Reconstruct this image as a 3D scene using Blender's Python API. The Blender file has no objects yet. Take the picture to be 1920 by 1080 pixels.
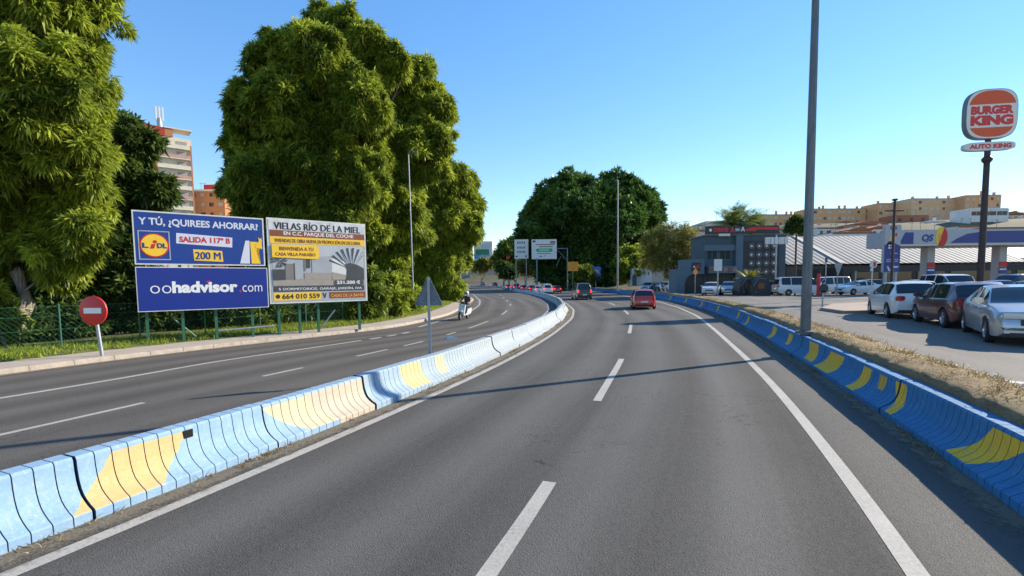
import bpy, bmesh, math, random
import numpy as np
from mathutils import Vector, Matrix

SC = bpy.context.scene
COL = SC.collection
rng = np.random.default_rng(7)
random.seed(7)
PI = math.pi

# ------------------------------------------------------------------ camera
FOC, EYE, PITCH, ROLL, CX, HZ = 900.0, 2.3, 0.07, 0.012, 960.0, 529.0
YPP = HZ + FOC * math.tan(PITCH)
R0 = np.array([1, 0, 0.]); U0 = np.array([0, math.sin(PITCH), math.cos(PITCH)])
FW = np.array([0, math.cos(PITCH), -math.sin(PITCH)])
RR = R0 * math.cos(ROLL) - U0 * math.sin(ROLL)
UU = U0 * math.cos(ROLL) + R0 * math.sin(ROLL)
cam_d = bpy.data.cameras.new('camera')
cam = bpy.data.objects.new('camera', cam_d); COL.objects.link(cam)
cam_d.sensor_width = 36.0; cam_d.sensor_fit = 'HORIZONTAL'
cam_d.lens = 36.0 * FOC / 1920.0
cam_d.shift_y = (YPP - 540.0) / 1920.0
cam_d.clip_start = 0.1; cam_d.clip_end = 5000
cam.matrix_world = Matrix(((RR[0], UU[0], -FW[0], 0), (RR[1], UU[1], -FW[1], 0),
                           (RR[2], UU[2], -FW[2], EYE), (0, 0, 0, 1)))
SC.camera = cam

def ray(px, py): return FW + RR * (px - CX) / FOC - UU * (py - YPP) / FOC
def G(px, py, z=0.0):
    d = ray(px, py); t = (z - EYE) / d[2]; return np.array([d[0] * t, d[1] * t, z])
def P(px, py, y):
    d = ray(px, py); t = y / d[1]; return np.array([0, 0, EYE]) + d * t

# ------------------------------------------------------------------ light
SUN_AZ, SUN_EL = math.radians(65), math.radians(26)      # clockwise from straight ahead
world = bpy.data.worlds.new('World'); SC.world = world
world.use_nodes = True
wn = world.node_tree.nodes; wl = world.node_tree.links
for n in list(wn): wn.remove(n)
sky = wn.new('ShaderNodeTexSky'); sky.sky_type = 'NISHITA'
sky.sun_disc = False; sky.sun_elevation = SUN_EL; sky.sun_rotation = SUN_AZ
sky.altitude = 300; sky.air_density = 1.1; sky.dust_density = 0.0; sky.ozone_density = 3.0
hsv = wn.new('ShaderNodeHueSaturation'); hsv.inputs['Saturation'].default_value = 1.45
bg = wn.new('ShaderNodeBackground'); bg.inputs['Strength'].default_value = 0.15
wo = wn.new('ShaderNodeOutputWorld')
gam = wn.new('ShaderNodeGamma'); gam.inputs['Gamma'].default_value = 0.7
hsv.inputs['Hue'].default_value = 0.508; hsv.inputs['Value'].default_value = 1.42
wl.new(sky.outputs[0], gam.inputs['Color']); wl.new(gam.outputs[0], hsv.inputs['Color']); wl.new(hsv.outputs[0], bg.inputs['Color'])
wl.new(bg.outputs[0], wo.inputs['Surface'])
S = Vector((math.sin(SUN_AZ) * math.cos(SUN_EL), math.cos(SUN_AZ) * math.cos(SUN_EL), math.sin(SUN_EL)))
sd = bpy.data.lights.new('sun', 'SUN'); sd.energy = 5.0; sd.angle = math.radians(0.5)
sd.color = (1.0, 0.89, 0.72)
so = bpy.data.objects.new('sun', sd); COL.objects.link(so)
so.rotation_euler = S.to_track_quat('Z', 'Y').to_euler(); so.location = (60, 60, 80)
SC.view_settings.view_transform = 'Standard'; SC.view_settings.look = 'None'
SC.view_settings.gamma = 1.0; SC.view_settings.exposure = 0.9

# ------------------------------------------------------------------ mesh helpers
class MB:
    """collects polygons with a material slot each, linked as one mesh object"""
    def __init__(s): s.v = []; s.f = []; s.m = []; s.mats = []
    def mi(s, mat):
        if mat not in s.mats: s.mats.append(mat)
        return s.mats.index(mat)
    def add(s, vs, fs, mat):
        b = len(s.v); i = s.mi(mat)
        s.v.extend([tuple(map(float, p)) for p in vs])
        for f in fs: s.f.append(tuple(b + k for k in f)); s.m.append(i)
        return b
    def box(s, lo, hi, mat, M=None):
        x0, y0, z0 = lo; x1, y1, z1 = hi
        vs = [(x0,y0,z0),(x1,y0,z0),(x1,y1,z0),(x0,y1,z0),(x0,y0,z1),(x1,y0,z1),(x1,y1,z1),(x0,y1,z1)]
        if M is not None: vs = [tuple(M @ Vector(p)) for p in vs]
        s.add(vs, [(0,3,2,1),(4,5,6,7),(0,1,5,4),(1,2,6,5),(2,3,7,6),(3,0,4,7)], mat)
    def bbox(s, lo, hi, mat, b=0.02, M=None):
        """box with chamfered vertical and horizontal edges"""
        bm = bmesh.new(); bmesh.ops.create_cube(bm, size=1)
        for v in bm.verts:
            v.co = Vector([lo[i] + (v.co[i] + .5) * (hi[i] - lo[i]) for i in range(3)])
        bmesh.ops.bevel(bm, geom=list(bm.edges), offset=b, segments=2, affect='EDGES')
        bm.verts.ensure_lookup_table()
        vs = [(M @ v.co) if M is not None else v.co for v in bm.verts]
        s.add(vs, [[v.index for v in f.verts] for f in bm.faces], mat); bm.free()
    def tube(s, pts, rad, mat, n=8, cap=True):
        """tapered tube along a polyline"""
        pts = [Vector(p) for p in pts]
        if not hasattr(rad, '__len__'): rad = [rad] * len(pts)
        vs = []
        for i, p in enumerate(pts):
            d = (pts[min(i + 1, len(pts) - 1)] - pts[max(i - 1, 0)])
            d = d.normalized() if d.length > 1e-9 else Vector((0, 0, 1))
            a = d.cross(Vector((0, 0, 1)))
            if a.length < 1e-3: a = Vector((1, 0, 0))
            a.normalize(); b = d.cross(a)
            for k in range(n):
                t = 2 * PI * k / n
                vs.append(p + (a * math.cos(t) + b * math.sin(t)) * rad[i])
        fs = []
        for i in range(len(pts) - 1):
            for k in range(n):
                fs.append((i*n + k, i*n + (k+1) % n, (i+1)*n + (k+1) % n, (i+1)*n + k))
        if cap:
            fs.append(tuple(range(n - 1, -1, -1))); fs.append(tuple((len(pts)-1)*n + k for k in range(n)))
        s.add(vs, fs, mat)
    def lathe(s, prof, mat, n=16, M=None):
        """profile (r, z) turned round z"""
        vs = []; fs = []
        for r, z in prof:
            for k in range(n):
                t = 2 * PI * k / n; p = Vector((r * math.cos(t), r * math.sin(t), z))
                vs.append(M @ p if M is not None else p)
        for i in range(len(prof) - 1):
            for k in range(n): fs.append((i*n+k, i*n+(k+1) % n, (i+1)*n+(k+1) % n, (i+1)*n+k))
        s.add(vs, fs, mat)
    def prism(s, poly, y0, y1, mat, M=None):
        """outline in (x, z), thickness along y"""
        n = len(poly)
        vs = [Vector((x, y0, z)) for x, z in poly] + [Vector((x, y1, z)) for x, z in poly]
        if M is not None: vs = [M @ p for p in vs]
        fs = [tuple(range(n)), tuple(range(2*n-1, n-1, -1))]
        for k in range(n): fs.append((k, n + k, n + (k+1) % n, (k+1) % n))
        s.add(vs, fs, mat)
    def build(s, name, parent=None, smooth=False, uv=None):
        me = bpy.data.meshes.new(name)
        me.from_pydata(s.v, [], s.f)
        for m in s.mats: me.materials.append(m)
        me.polygons.foreach_set('material_index', s.m)
        if smooth:
            me.polygons.foreach_set('use_smooth', [True] * len(s.f))
            if smooth is not True: me.set_sharp_from_angle(angle=math.radians(smooth))
        if uv is not None:
            l = me.uv_layers.new(name='UVMap'); li = np.empty(len(me.loops), int)
            me.loops.foreach_get('vertex_index', li)
            l.data.foreach_set('uv', np.asarray(uv, float)[li].ravel())
        me.update()
        o = bpy.data.objects.new(name, me); COL.objects.link(o)
        if parent: o.parent = parent
        return o

def outward(o):
    bm = bmesh.new(); bm.from_mesh(o.data); bmesh.ops.recalc_face_normals(bm, faces=bm.faces)
    bm.to_mesh(o.data); bm.free(); return o

def raw(name, V, Fq, mats, parent=None, tint=None, smooth=False, mi=None):
    """fast mesh from numpy arrays of equal-sided faces"""
    me = bpy.data.meshes.new(name); k = Fq.shape[1]
    me.vertices.add(len(V)); me.vertices.foreach_set('co', np.asarray(V, np.float32).ravel())
    me.loops.add(Fq.size); me.loops.foreach_set('vertex_index', Fq.astype(np.int32).ravel())
    me.polygons.add(len(Fq)); me.polygons.foreach_set('loop_start', np.arange(0, Fq.size, k, dtype=np.int32))
    if mi is not None: me.polygons.foreach_set('material_index', np.asarray(mi, np.int32))
    for m in (mats if isinstance(mats, (list, tuple)) else [mats]): me.materials.append(m)
    me.update(calc_edges=True)
    if smooth: me.polygons.foreach_set('use_smooth', np.ones(len(Fq), bool))
    if tint is not None:
        a = me.attributes.new('tint', 'FLOAT', 'POINT'); a.data.foreach_set('value', np.asarray(tint, np.float32))
    o = bpy.data.objects.new(name, me); COL.objects.link(o)
    if parent: o.parent = parent
    return o

def tag(o, label, cat, group=None, kind=None):
    o['label'] = label; o['category'] = cat
    if group: o['group'] = group
    if kind: o['kind'] = kind
    return o
def thing(name, label, cat, loc=(0,0,0), rz=0.0, group=None):
    o = bpy.data.objects.new(name, None); COL.objects.link(o)
    o.location = Vector([float(a) for a in loc]); o.rotation_euler = (0, 0, rz)
    o.empty_display_size = .3
    return tag(o, label, cat, group)
def struct(o, kind='structure'): o['kind'] = kind; return o
def dup(root, loc, rz, label=None, group=None):
    def cp(o, parent):
        c = o.copy(); COL.objects.link(c)
        if parent: c.parent = parent
        for ch in kids[o]: cp(ch, c)
        return c
    kids = {}
    def walk(o):
        kids[o] = list(o.children)
        for c in kids[o]: walk(c)
    walk(root)
    r = cp(root, None); r.location = Vector([float(a) for a in loc]); r.rotation_euler = (0, 0, rz)
    if label: r['label'] = label
    if group: r['group'] = group
    return r

# ------------------------------------------------------------------ materials
class NT:
    def __init__(s, name):
        s.m = bpy.data.materials.new(name); s.m.use_nodes = True
        s.t = s.m.node_tree; s.n = s.t.nodes; s.l = s.t.links
        s.b = s.n['Principled BSDF']; s.out = s.n['Material Output']
    def node(s, typ, **kw):
        n = s.n.new(typ)
        for k, v in kw.items(): setattr(n, k, v)
        return n
    def link(s, a, b): s.l.new(a, b)
    def val(s, x, sock):
        if hasattr(x, 'is_output'): s.link(x, sock)
        else: sock.default_value = x
    def math(s, op, a, b=0.0, c=0.0, clamp=False):
        n = s.node('ShaderNodeMath', operation=op); n.use_clamp = clamp
        s.val(a, n.inputs[0]); s.val(b, n.inputs[1])
        if len(n.inputs) > 2: s.val(c, n.inputs[2])
        return n.outputs[0]
    def noise(s, scale, detail=4, rough=.6, vec=None, dist=0.0):
        n = s.node('ShaderNodeTexNoise'); n.inputs['Scale'].default_value = scale
        n.inputs['Detail'].default_value = detail; n.inputs['Roughness'].default_value = rough
        n.inputs['Distortion'].default_value = dist
        s.link(vec if vec is not None else s.coord(), n.inputs['Vector'])
        return n.outputs['Fac']
    def coord(s):
        if not hasattr(s, '_c'): s._c = s.node('ShaderNodeTexCoord')
        return s._c.outputs['Object']
    def worldpos(s):
        if not hasattr(s, '_g'): s._g = s.node('ShaderNodeNewGeometry')
        return s._g.outputs['Position']
    def uv(s):
        n = s.node('ShaderNodeUVMap'); n.uv_map = 'UVMap'
        x = s.node('ShaderNodeSeparateXYZ'); s.link(n.outputs[0], x.inputs[0])
        return n.outputs[0], x.outputs[0], x.outputs[1]
    def ramp(s, fac, stops, interp='LINEAR'):
        n = s.node('ShaderNodeValToRGB'); n.color_ramp.interpolation = interp
        cr = n.color_ramp
        while len(cr.elements) < len(stops): cr.elements.new(.5)
        for e, (p, c) in zip(cr.elements, stops):
            e.position = p; e.color = (c if hasattr(c, '__len__') else (c, c, c)) + ((1,) if hasattr(c, '__len__') and len(c) == 3 else (() if hasattr(c, '__len__') else (1,)))
        s.link(fac, n.inputs[0]); return n.outputs[0]
    def mix(s, fac, a, b, blend='MIX'):
        n = s.node('ShaderNodeMix', data_type='RGBA', blend_type=blend)
        s.val(fac, n.inputs['Factor'])
        for x, k in ((a, 6), (b, 7)):
            if hasattr(x, 'is_output'): s.link(x, n.inputs[k])
            else: n.inputs[k].default_value = tuple(x) + ((1,) if len(x) == 3 else ())
        return n.outputs[2]
    def bump(s, h, strength=.3, dist=.02):
        n = s.node('ShaderNodeBump'); n.inputs['Strength'].default_value = strength
        n.inputs['Distance'].default_value = dist
        s.link(h, n.inputs['Height']); s.link(n.outputs[0], s.b.inputs['Normal'])
    def base(s, x): s.val(x if hasattr(x, 'is_output') else tuple(x) + (1,), s.b.inputs['Base Color'])
    def rough(s, x): s.val(x, s.b.inputs['Roughness'])

def simple(name, col, rough=.6, metal=0.0, var=.12, scale=6.0, coat=0.0, spec=.5, bump=0.0, dirt=None):
    """painted or plain surface with a slight mottled wear of its own"""
    t = NT(name)
    if var > 0:
        n = t.noise(scale, 5, .65)
        lo = tuple(c * (1 - var) for c in col); hi = tuple(min(1, c * (1 + var)) for c in col)
        c = t.ramp(n, [(.3, lo), (.7, hi)])
        if dirt:
            n2 = t.noise(scale * 2.7, 6, .7); c = t.mix(t.ramp(n2, [(.55, 0.0), (.75, .6)]), c, dirt)
        t.base(c)
        if bump: t.bump(t.noise(scale * 8, 3, .6), bump, .01)
    else: t.base(col)
    t.rough(rough); t.b.inputs['Metallic'].default_value = metal
    t.b.inputs['Coat Weight'].default_value = coat; t.b.inputs['Coat Roughness'].default_value = .06
    t.b.inputs['Specular IOR Level'].default_value = spec
    return t.m

def leafmat(name, dark, light, trans=.35, rough=.5):
    t = NT(name)
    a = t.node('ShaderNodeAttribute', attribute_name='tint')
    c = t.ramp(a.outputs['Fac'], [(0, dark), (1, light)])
    t.base(c); t.rough(rough); t.b.inputs['Specular IOR Level'].default_value = .35
    tr = t.node('ShaderNodeBsdfTranslucent')
    c2 = t.mix(.5, c, (.5, .55, .05), 'MULTIPLY')
    t.link(c2, tr.inputs['Color'])
    t.link(t.mix(.0, c, c), tr.inputs['Color'])
    mx = t.node('ShaderNodeMixShader'); mx.inputs[0].default_value = trans
    t.link(t.b.outputs[0], mx.inputs[1]); t.link(tr.outputs[0], mx.inputs[2])
    t.link(mx.outputs[0], t.out.inputs['Surface'])
    return t.m

# ------------------------------------------------------------------ curves on the ground
def smooth_curve(ys, xs, step=.5, sig=1.6):
    yy = np.arange(ys[0], ys[-1], step); xx = np.interp(yy, ys, xs)
    k = int(4 * sig / step); w = np.exp(-.5 * (np.arange(-k, k + 1) * step / sig) ** 2); w /= w.sum()
    pad = np.concatenate([xx[0] + (xx[1] - xx[0]) * np.arange(-k, 0), xx, xx[-1] + (xx[-1] - xx[-2]) * np.arange(1, k + 1)])
    return yy, np.convolve(pad, w, 'valid')
class Curve:
    """plan curve sampled densely, walked by arc length"""
    def __init__(s, y, x):
        s.x = np.asarray(x, float); s.y = np.asarray(y, float)
        s.u = np.concatenate([[0], np.cumsum(np.hypot(np.diff(s.x), np.diff(s.y)))])
    def at(s, u):
        return np.interp(u, s.u, s.x), np.interp(u, s.u, s.y)
    def tan(s, u):
        x0, y0 = s.at(np.maximum(u - .25, 0)); x1, y1 = s.at(np.minimum(u + .25, s.u[-1]))
        d = np.hypot(x1 - x0, y1 - y0); return (x1 - x0) / d, (y1 - y0) / d
    def X(s, y): return np.interp(y, s.y, s.x)
    def U(s, y): return np.interp(y, s.y, s.u)
    def off(s, d):
        tx, ty = s.tan(s.u); return Curve(s.y - tx * d, s.x + ty * d)     # d > 0: to the right
    def unear(s, px, py):
        g = G(px, py); uf = np.arange(0, s.u[-1], .02); x, y = s.at(uf); return float(uf[np.argmin((x - g[0]) ** 2 + (y - g[1]) ** 2)])
med_y = [-4, 3.95, 5.13, 6.62, 8.66, 11.42, 13.76, 17.15, 21.13, 29.9, 38.87, 50, 65, 85, 110, 160, 220, 320]
med_x = [-8.0, -4.42, -3.86, -3.3, -2.5, -1.47, -.66, .34, 1.4, 3.33, 4.6, 5.3, 5.4, 4.6, 2.6, -2, -11, -32]
rb_y = [-4, 4.57, 5.65, 6.7, 7.36, 8.81, 11.08, 13.05, 19.36, 29.2, 38.9, 48.4, 62, 80, 105, 140, 180, 230, 320]
rb_x = [1.4, 4.93, 5.36, 5.76, 6.0, 6.51, 7.28, 7.95, 10.05, 13.0, 15.25, 17.0, 18.5, 19.3, 19.7, 18.9, 16.4, 10.5, -6]
kb_y = [-6, 12.64, 13.9, 15.33, 16.44, 19.19, 21.3, 25.33, 33.6, 45, 64.5, 90, 130, 200, 320]
kb_x = [-22, -13.64, -13.06, -12.4, -11.75, -9.95, -8.3, -5.9, -4.5, -4.4, -5.1, -8.6, -16, -32, -66]
MED = Curve(*smooth_curve(med_y, med_x)); RB = Curve(*smooth_curve(rb_y, rb_x)); KB = Curve(*smooth_curve(kb_y, kb_x, sig=1.3))
def hz(y): return 0.00011 * np.maximum(np.asarray(y, float) - 105, 0) ** 2      # the road climbs beyond the bend
def sstep(a, b, x):
    t = np.clip((np.asarray(x, float) - a) / (b - a), 0, 1); return t * t * (3 - 2 * t)
LOT = .58
# ------------------------------------------------------------------ setting: ground, roads, markings
def terrain(x, y):
    x = np.asarray(x, float); y = np.asarray(y, float)
    z = hz(y) - .12
    rx = np.interp(y, RB.y, RB.x)
    z = z + (LOT - .1) * sstep(.4, 3.0, x - rx) * sstep(230, 150, y)
    z = z + 1.6 * sstep(86, 125, y) * sstep(1.5, 14, x - rx)                       # park rise under the round tree
    z = z + 26 * sstep(100, 265, y + .25 * (x - 90)) * sstep(40, 140, x) * (1 - .8 * sstep(300, 500, y))           # the hill behind the filling station
    z = z + 9 * sstep(262, 300, y) * sstep(40, 10, x) * sstep(-140, -60, x) * (1 - sstep(400, 600, y)) - hz(y) * sstep(330, 420, y)
    return z
gx = np.concatenate([np.linspace(-700, -60, 12), np.arange(-54, 60, 2.5), np.arange(62, 330, 8), np.linspace(340, 1600, 14)])
gy = np.concatenate([np.arange(-30, 130, 2.5), np.arange(132, 340, 6), np.linspace(350, 2400, 20)])
XX, YY = np.meshgrid(gx, gy); ZZ = terrain(XX, YY)
ZZ = ZZ - .35 * ((XX > np.interp(YY, KB.y, KB.x) - 3) & (XX < np.interp(YY, RB.y, RB.x) + 4.0))
nx, ny = len(gx), len(gy)
idx = np.arange(nx * ny).reshape(ny, nx)
Q = np.stack([idx[:-1, :-1], idx[:-1, 1:], idx[1:, 1:], idx[1:, :-1]], -1).reshape(-1, 4)
t = NT('soil_and_scrub'); n = t.noise(.35, 8, .7); n2 = t.noise(4, 6, .7)
c = t.ramp(n, [(.35, (.045, .065, .02)), (.5, (.09, .085, .035)), (.65, (.16, .12, .07))])
t.base(t.mix(.35, c, t.ramp(n2, [(.35, (.05, .05, .03)), (.7, (.22, .19, .12))]), 'MIX')); t.rough(.95); t.bump(n2, .6, .1)
struct(raw('ground', np.stack([XX, YY, ZZ], -1).reshape(-1, 3), Q, t.m, smooth=True))

def strip(name, ys, xl, xr, z, mat, nlat=8, uvl=None, crown=0.0):
    """ribbon between two x(y) edges; uv = (metres across, metres along)"""
    V = []; UV = []
    al = np.concatenate([[0], np.cumsum(np.hypot(np.diff((xl + xr) / 2), np.diff(ys)))])
    for i, y in enumerate(ys):
        for k in range(nlat + 1):
            f = k / nlat; x = xl[i] + (xr[i] - xl[i]) * f
            V.append((x, y, z[i] + crown * math.sin(PI * f))); UV.append(((uvl[i] if uvl is not None else 0) + (xr[i] - xl[i]) * f, al[i]))
    idx = np.arange(len(ys) * (nlat + 1)).reshape(len(ys), nlat + 1)
    Fq = np.stack([idx[:-1, :-1], idx[:-1, 1:], idx[1:, 1:], idx[1:, :-1]], -1).reshape(-1, 4)
    o = raw(name, np.array(V), Fq, mat, smooth=True)
    l = o.data.uv_layers.new(name='UVMap'); li = np.empty(len(o.data.loops), int)
    o.data.loops.foreach_get('vertex_index', li); l.data.foreach_set('uv', np.array(UV)[li].ravel().astype(np.float32))
    return struct(o)

def asphalt(name, lo, hi, tracks=True, warm=(1, 1, 1)):
    t = NT(name); uvv, u, v = t.uv(); pos = t.worldpos()
    fine = t.noise(95, 3, .7, pos); mid = t.noise(14, 5, .65, pos); big = t.noise(.22, 6, .6, pos)
    sp = t.node('ShaderNodeMapping'); sp.inputs['Scale'].default_value = (1.4, .05, 1); t.link(uvv, sp.inputs['Vector'])
    streak = t.noise(1.0, 5, .6, sp.outputs[0])
    vor = t.node('ShaderNodeTexVoronoi'); vor.inputs['Scale'].default_value = 70; t.link(pos, vor.inputs['Vector'])
    g = t.math('ADD', t.math('MULTIPLY', fine, .5), t.math('MULTIPLY', mid, .3))
    g = t.math('ADD', g, t.math('MULTIPLY', big, .35)); g = t.math('ADD', g, t.math('MULTIPLY', streak, .45))
    g = t.math('SUBTRACT', g, t.math('MULTIPLY', vor.outputs['Distance'], .22))
    if tracks:   # polished wheel paths and the darker oil line between them
        w = t.math('COSINE', t.math('MULTIPLY', t.math('SUBTRACT', u, .85), 2 * PI / 1.72))
        g = t.math('ADD', g, t.math('MULTIPLY', w, .12))
    c = t.ramp(g, [(.42, tuple(a * w for a, w in zip(lo, warm))), (1.0, tuple(a * w for a, w in zip(hi, warm)))])
    cn = t.noise(.55, 5, .62, pos, .8); cm = t.noise(.12, 2, .5, pos)
    crack = t.math('MULTIPLY', t.math('LESS_THAN', t.math('ABSOLUTE', t.math('SUBTRACT', cn, .5)), .0022), t.math('GREATER_THAN', cm, .53))
    patch = t.ramp(t.noise(.33, 3, .5, sp.outputs[0]), [(.60, 0.0), (.63, .30)])
    c = t.mix(patch, c, tuple(a * .75 for a in lo)); c = t.mix(t.math('MULTIPLY', crack, .65), c, (.02, .02, .02))
    chip = t.ramp(t.noise(60, 2, .5, pos), [(.66, 0.0), (.72, .5)])
    t.base(t.mix(chip, c, tuple(min(1, a * 1.9) for a in hi)))
    cs = t.noise(.55, 3, .6, pos)
    t.rough(t.ramp(g, [(.4, .92), (1, .72)])); t.b.inputs['Specular IOR Level'].default_value = .22
    t.bump(t.math('ADD', t.math('MULTIPLY', vor.outputs['Distance'], -.6), fine), .55, .012)
    return t.m
M_road = asphalt('asphalt', (.055, .052, .047), (.138, .130, .118))
M_road2 = asphalt('older_asphalt', (.062, .056, .049), (.14, .128, .113))
M_lot = asphalt('bleached_asphalt', (.115, .105, .092), (.225, .205, .18), tracks=False)
ys = np.concatenate([np.arange(-3.5, 60, .6), np.arange(60, 160, 2), np.arange(160, 318, 5)])
mx = np.interp(ys, MED.y, MED.x); rx = np.interp(ys, RB.y, RB.x); kx = np.interp(ys, KB.y, KB.x)
zz = hz(ys)
M1 = MED.off(.42)
m1x = np.interp(ys, M1.y, M1.x)
strip('main_road', ys, mx - .3, rx + .6, zz, M_road, 12, uvl=(mx - .3 - m1x))
strip('opposite_road', ys, kx, mx - .3, zz, M_road2, 12, uvl=np.zeros(len(ys)))

# painted lines: sheets 4 mm above the asphalt
t = NT('road_paint'); pos = t.worldpos(); n = t.noise(30, 6, .75, pos); n2 = t.noise(1.3, 4, .6, pos)
wear = t.math('ADD', t.math('MULTIPLY', n, .75), t.math('MULTIPLY', n2, .35))
t.base(t.ramp(wear, [(.34, (.12, .115, .105)), (.45, (.31, .29, .255)), (.66, (.43, .405, .355))])); t.rough(.75); t.bump(n, .3, .006)
M_paint = t.m
def line_from(cv, u0, u1, w, name='road_line', dz=.004, mat=None, step=.4):
    us = np.arange(u0, u1 + 1e-6, min(step, max(.1, (u1 - u0) / 4)))
    x, y = cv.at(us); tx, ty = cv.tan(us); z = hz(y) + dz
    L = np.stack([x - ty * w / 2, y + tx * w / 2, z], -1); R = np.stack([x + ty * w / 2, y - tx * w / 2, z], -1)
    V = np.concatenate([L, R]); n = len(us)
    Fq = np.array([[i, n + i, n + i + 1, i + 1] for i in range(n - 1)])
    return struct(raw(name, V, Fq, mat or M_paint))
def curve_px(pts, sig=1.2, extra=()):
    g = [G(*p)[:2] for p in pts] + list(extra); g = np.array(sorted(g, key=lambda a: a[1]))
    return Curve(*smooth_curve(g[:, 1], g[:, 0], .25, sig))
line_from(M1, M1.U(0), M1.U(230), .17)
M3 = curve_px([(1643,960),(1500,780),(1447,718),(1390,663),(1340,618),(1307,592),(1273,577),(1240,567)], 1.5,
              [(1.6, 0), (16.7, 62), (17.4, 80), (17.6, 105), (16.8, 140), (14.2, 180), (8.5, 230)])
line_from(M3, M3.U(1), M3.U(228), .17)
MD = curve_px([(1040,900),(1118,752),(1168,672),(1180,625),(1184,607),(1177,587),(1165,578),(1146,569)], 1.5,
              [(-1.6, 0), (10.9, 62), (10.9, 80), (10.4, 105), (8.4, 140), (4.8, 180), (-1.5, 230)])
for a, b in ((2.0, 5.43), (9.09, 14.1), (20.9, 25.4), (33.0, 38.0), (45.5, 51), (59, 65), (73, 79), (87, 94), (104, 111), (122, 129)):
    line_from(MD, MD.U(a), MD.U(b), .16)
L1 = curve_px([(0,747),(120,727),(250,707),(400,677),(577,654),(645,643),(736,630)], 1.2, [(-13.6, 4), (-4.5, 24.0)])
line_from(L1, 0, L1.U(19.6), .17)
for a, b in ((19.9, 20.5), (20.9, 21.5), (22.0, 22.6)): line_from(L1, L1.U(a), L1.U(b), .2)
L1b = curve_px([(812,605),(876,588),(899,572),(900,564),(889,553)], 1.6, [(-5.0, 24.5), (-10.5, 115), (-17, 150), (-28, 200)])
line_from(L1b, L1b.U(25.2), L1b.U(200), .16)
L2 = curve_px([(0,817),(305,747),(487,706),(572,689),(668,668),(733,654),(757,649),(799,640),(837,628),(882,615),(916,602),(942,590),(952,581),(958,570),(940,554)], 1.5,
              [(-9.5, 4), (-3.8, 105), (-8, 135), (-16, 180)])
for a, b in ((6.4, 9.7), (12.0, 13.2), (15.2, 16.9), (17.6, 18.9), (21.2, 22.3), (24.2, 28.6), (34, 39.5), (47, 51), (58, 62), (70, 75), (84, 90)):
    line_from(L2, L2.U(a), L2.U(b), .13)
INN = MED.off(-.62 - .95)
line_from(INN, INN.U(26), INN.U(200), .15)
# dusty gutter along the barriers
t = NT('gutter_dust'); pos = t.worldpos(); n = t.noise(3.5, 7, .7, pos); n3 = t.noise(40, 4, .7, pos); uvv, u, v = t.uv()
edge = t.math('SUBTRACT', t.math('ADD', t.math('MULTIPLY', n, .9), t.math('MULTIPLY', n3, .35)), t.math('MULTIPLY', u, 1.15))
t.base(t.ramp(n3, [(.3, (.10, .085, .062)), (.7, (.24, .20, .145))])); t.rough(.95); t.bump(n3, .6, .015)
tr = t.node('ShaderNodeBsdfTransparent'); mxs = t.node('ShaderNodeMixShader')
t.link(t.ramp(edge, [(.08, 0.0), (.34, .85)]), mxs.inputs[0]); t.link(tr.outputs[0], mxs.inputs[1]); t.link(t.b.outputs[0], mxs.inputs[2])
t.link(mxs.outputs[0], t.out.inputs['Surface']); M_dust = t.m
def dust(cv, side, w, y1, dz):
    ysd = np.arange(.5, y1, .5); a = np.interp(ysd, cv.y, cv.x); b = a + side * w
    V = []; UV = []
    for i, y in enumerate(ysd):
        V += [(a[i], y, hz(y) + dz), (b[i], y, hz(y) + dz)]; UV += [(0, y), (w, y)]
    Fq = np.array([[2*i, 2*i+1, 2*i+3, 2*i+2] if side > 0 else [2*i, 2*i+2, 2*i+3, 2*i+1] for i in range(len(ysd) - 1)])
    o = raw('gutter_dust', np.array(V), Fq, M_dust)
    l = o.data.uv_layers.new(name='UVMap'); li = np.empty(len(o.data.loops), int); o.data.loops.foreach_get('vertex_index', li)
    l.data.foreach_set('uv', np.array(UV)[li].ravel().astype(np.float32)); struct(o)
dust(MED.off(-.05), 1, .62, 60, .007); dust(RB.off(.1), -1, .75, 60, .007)
dust(KB, 1, .6, 60, .007)

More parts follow.
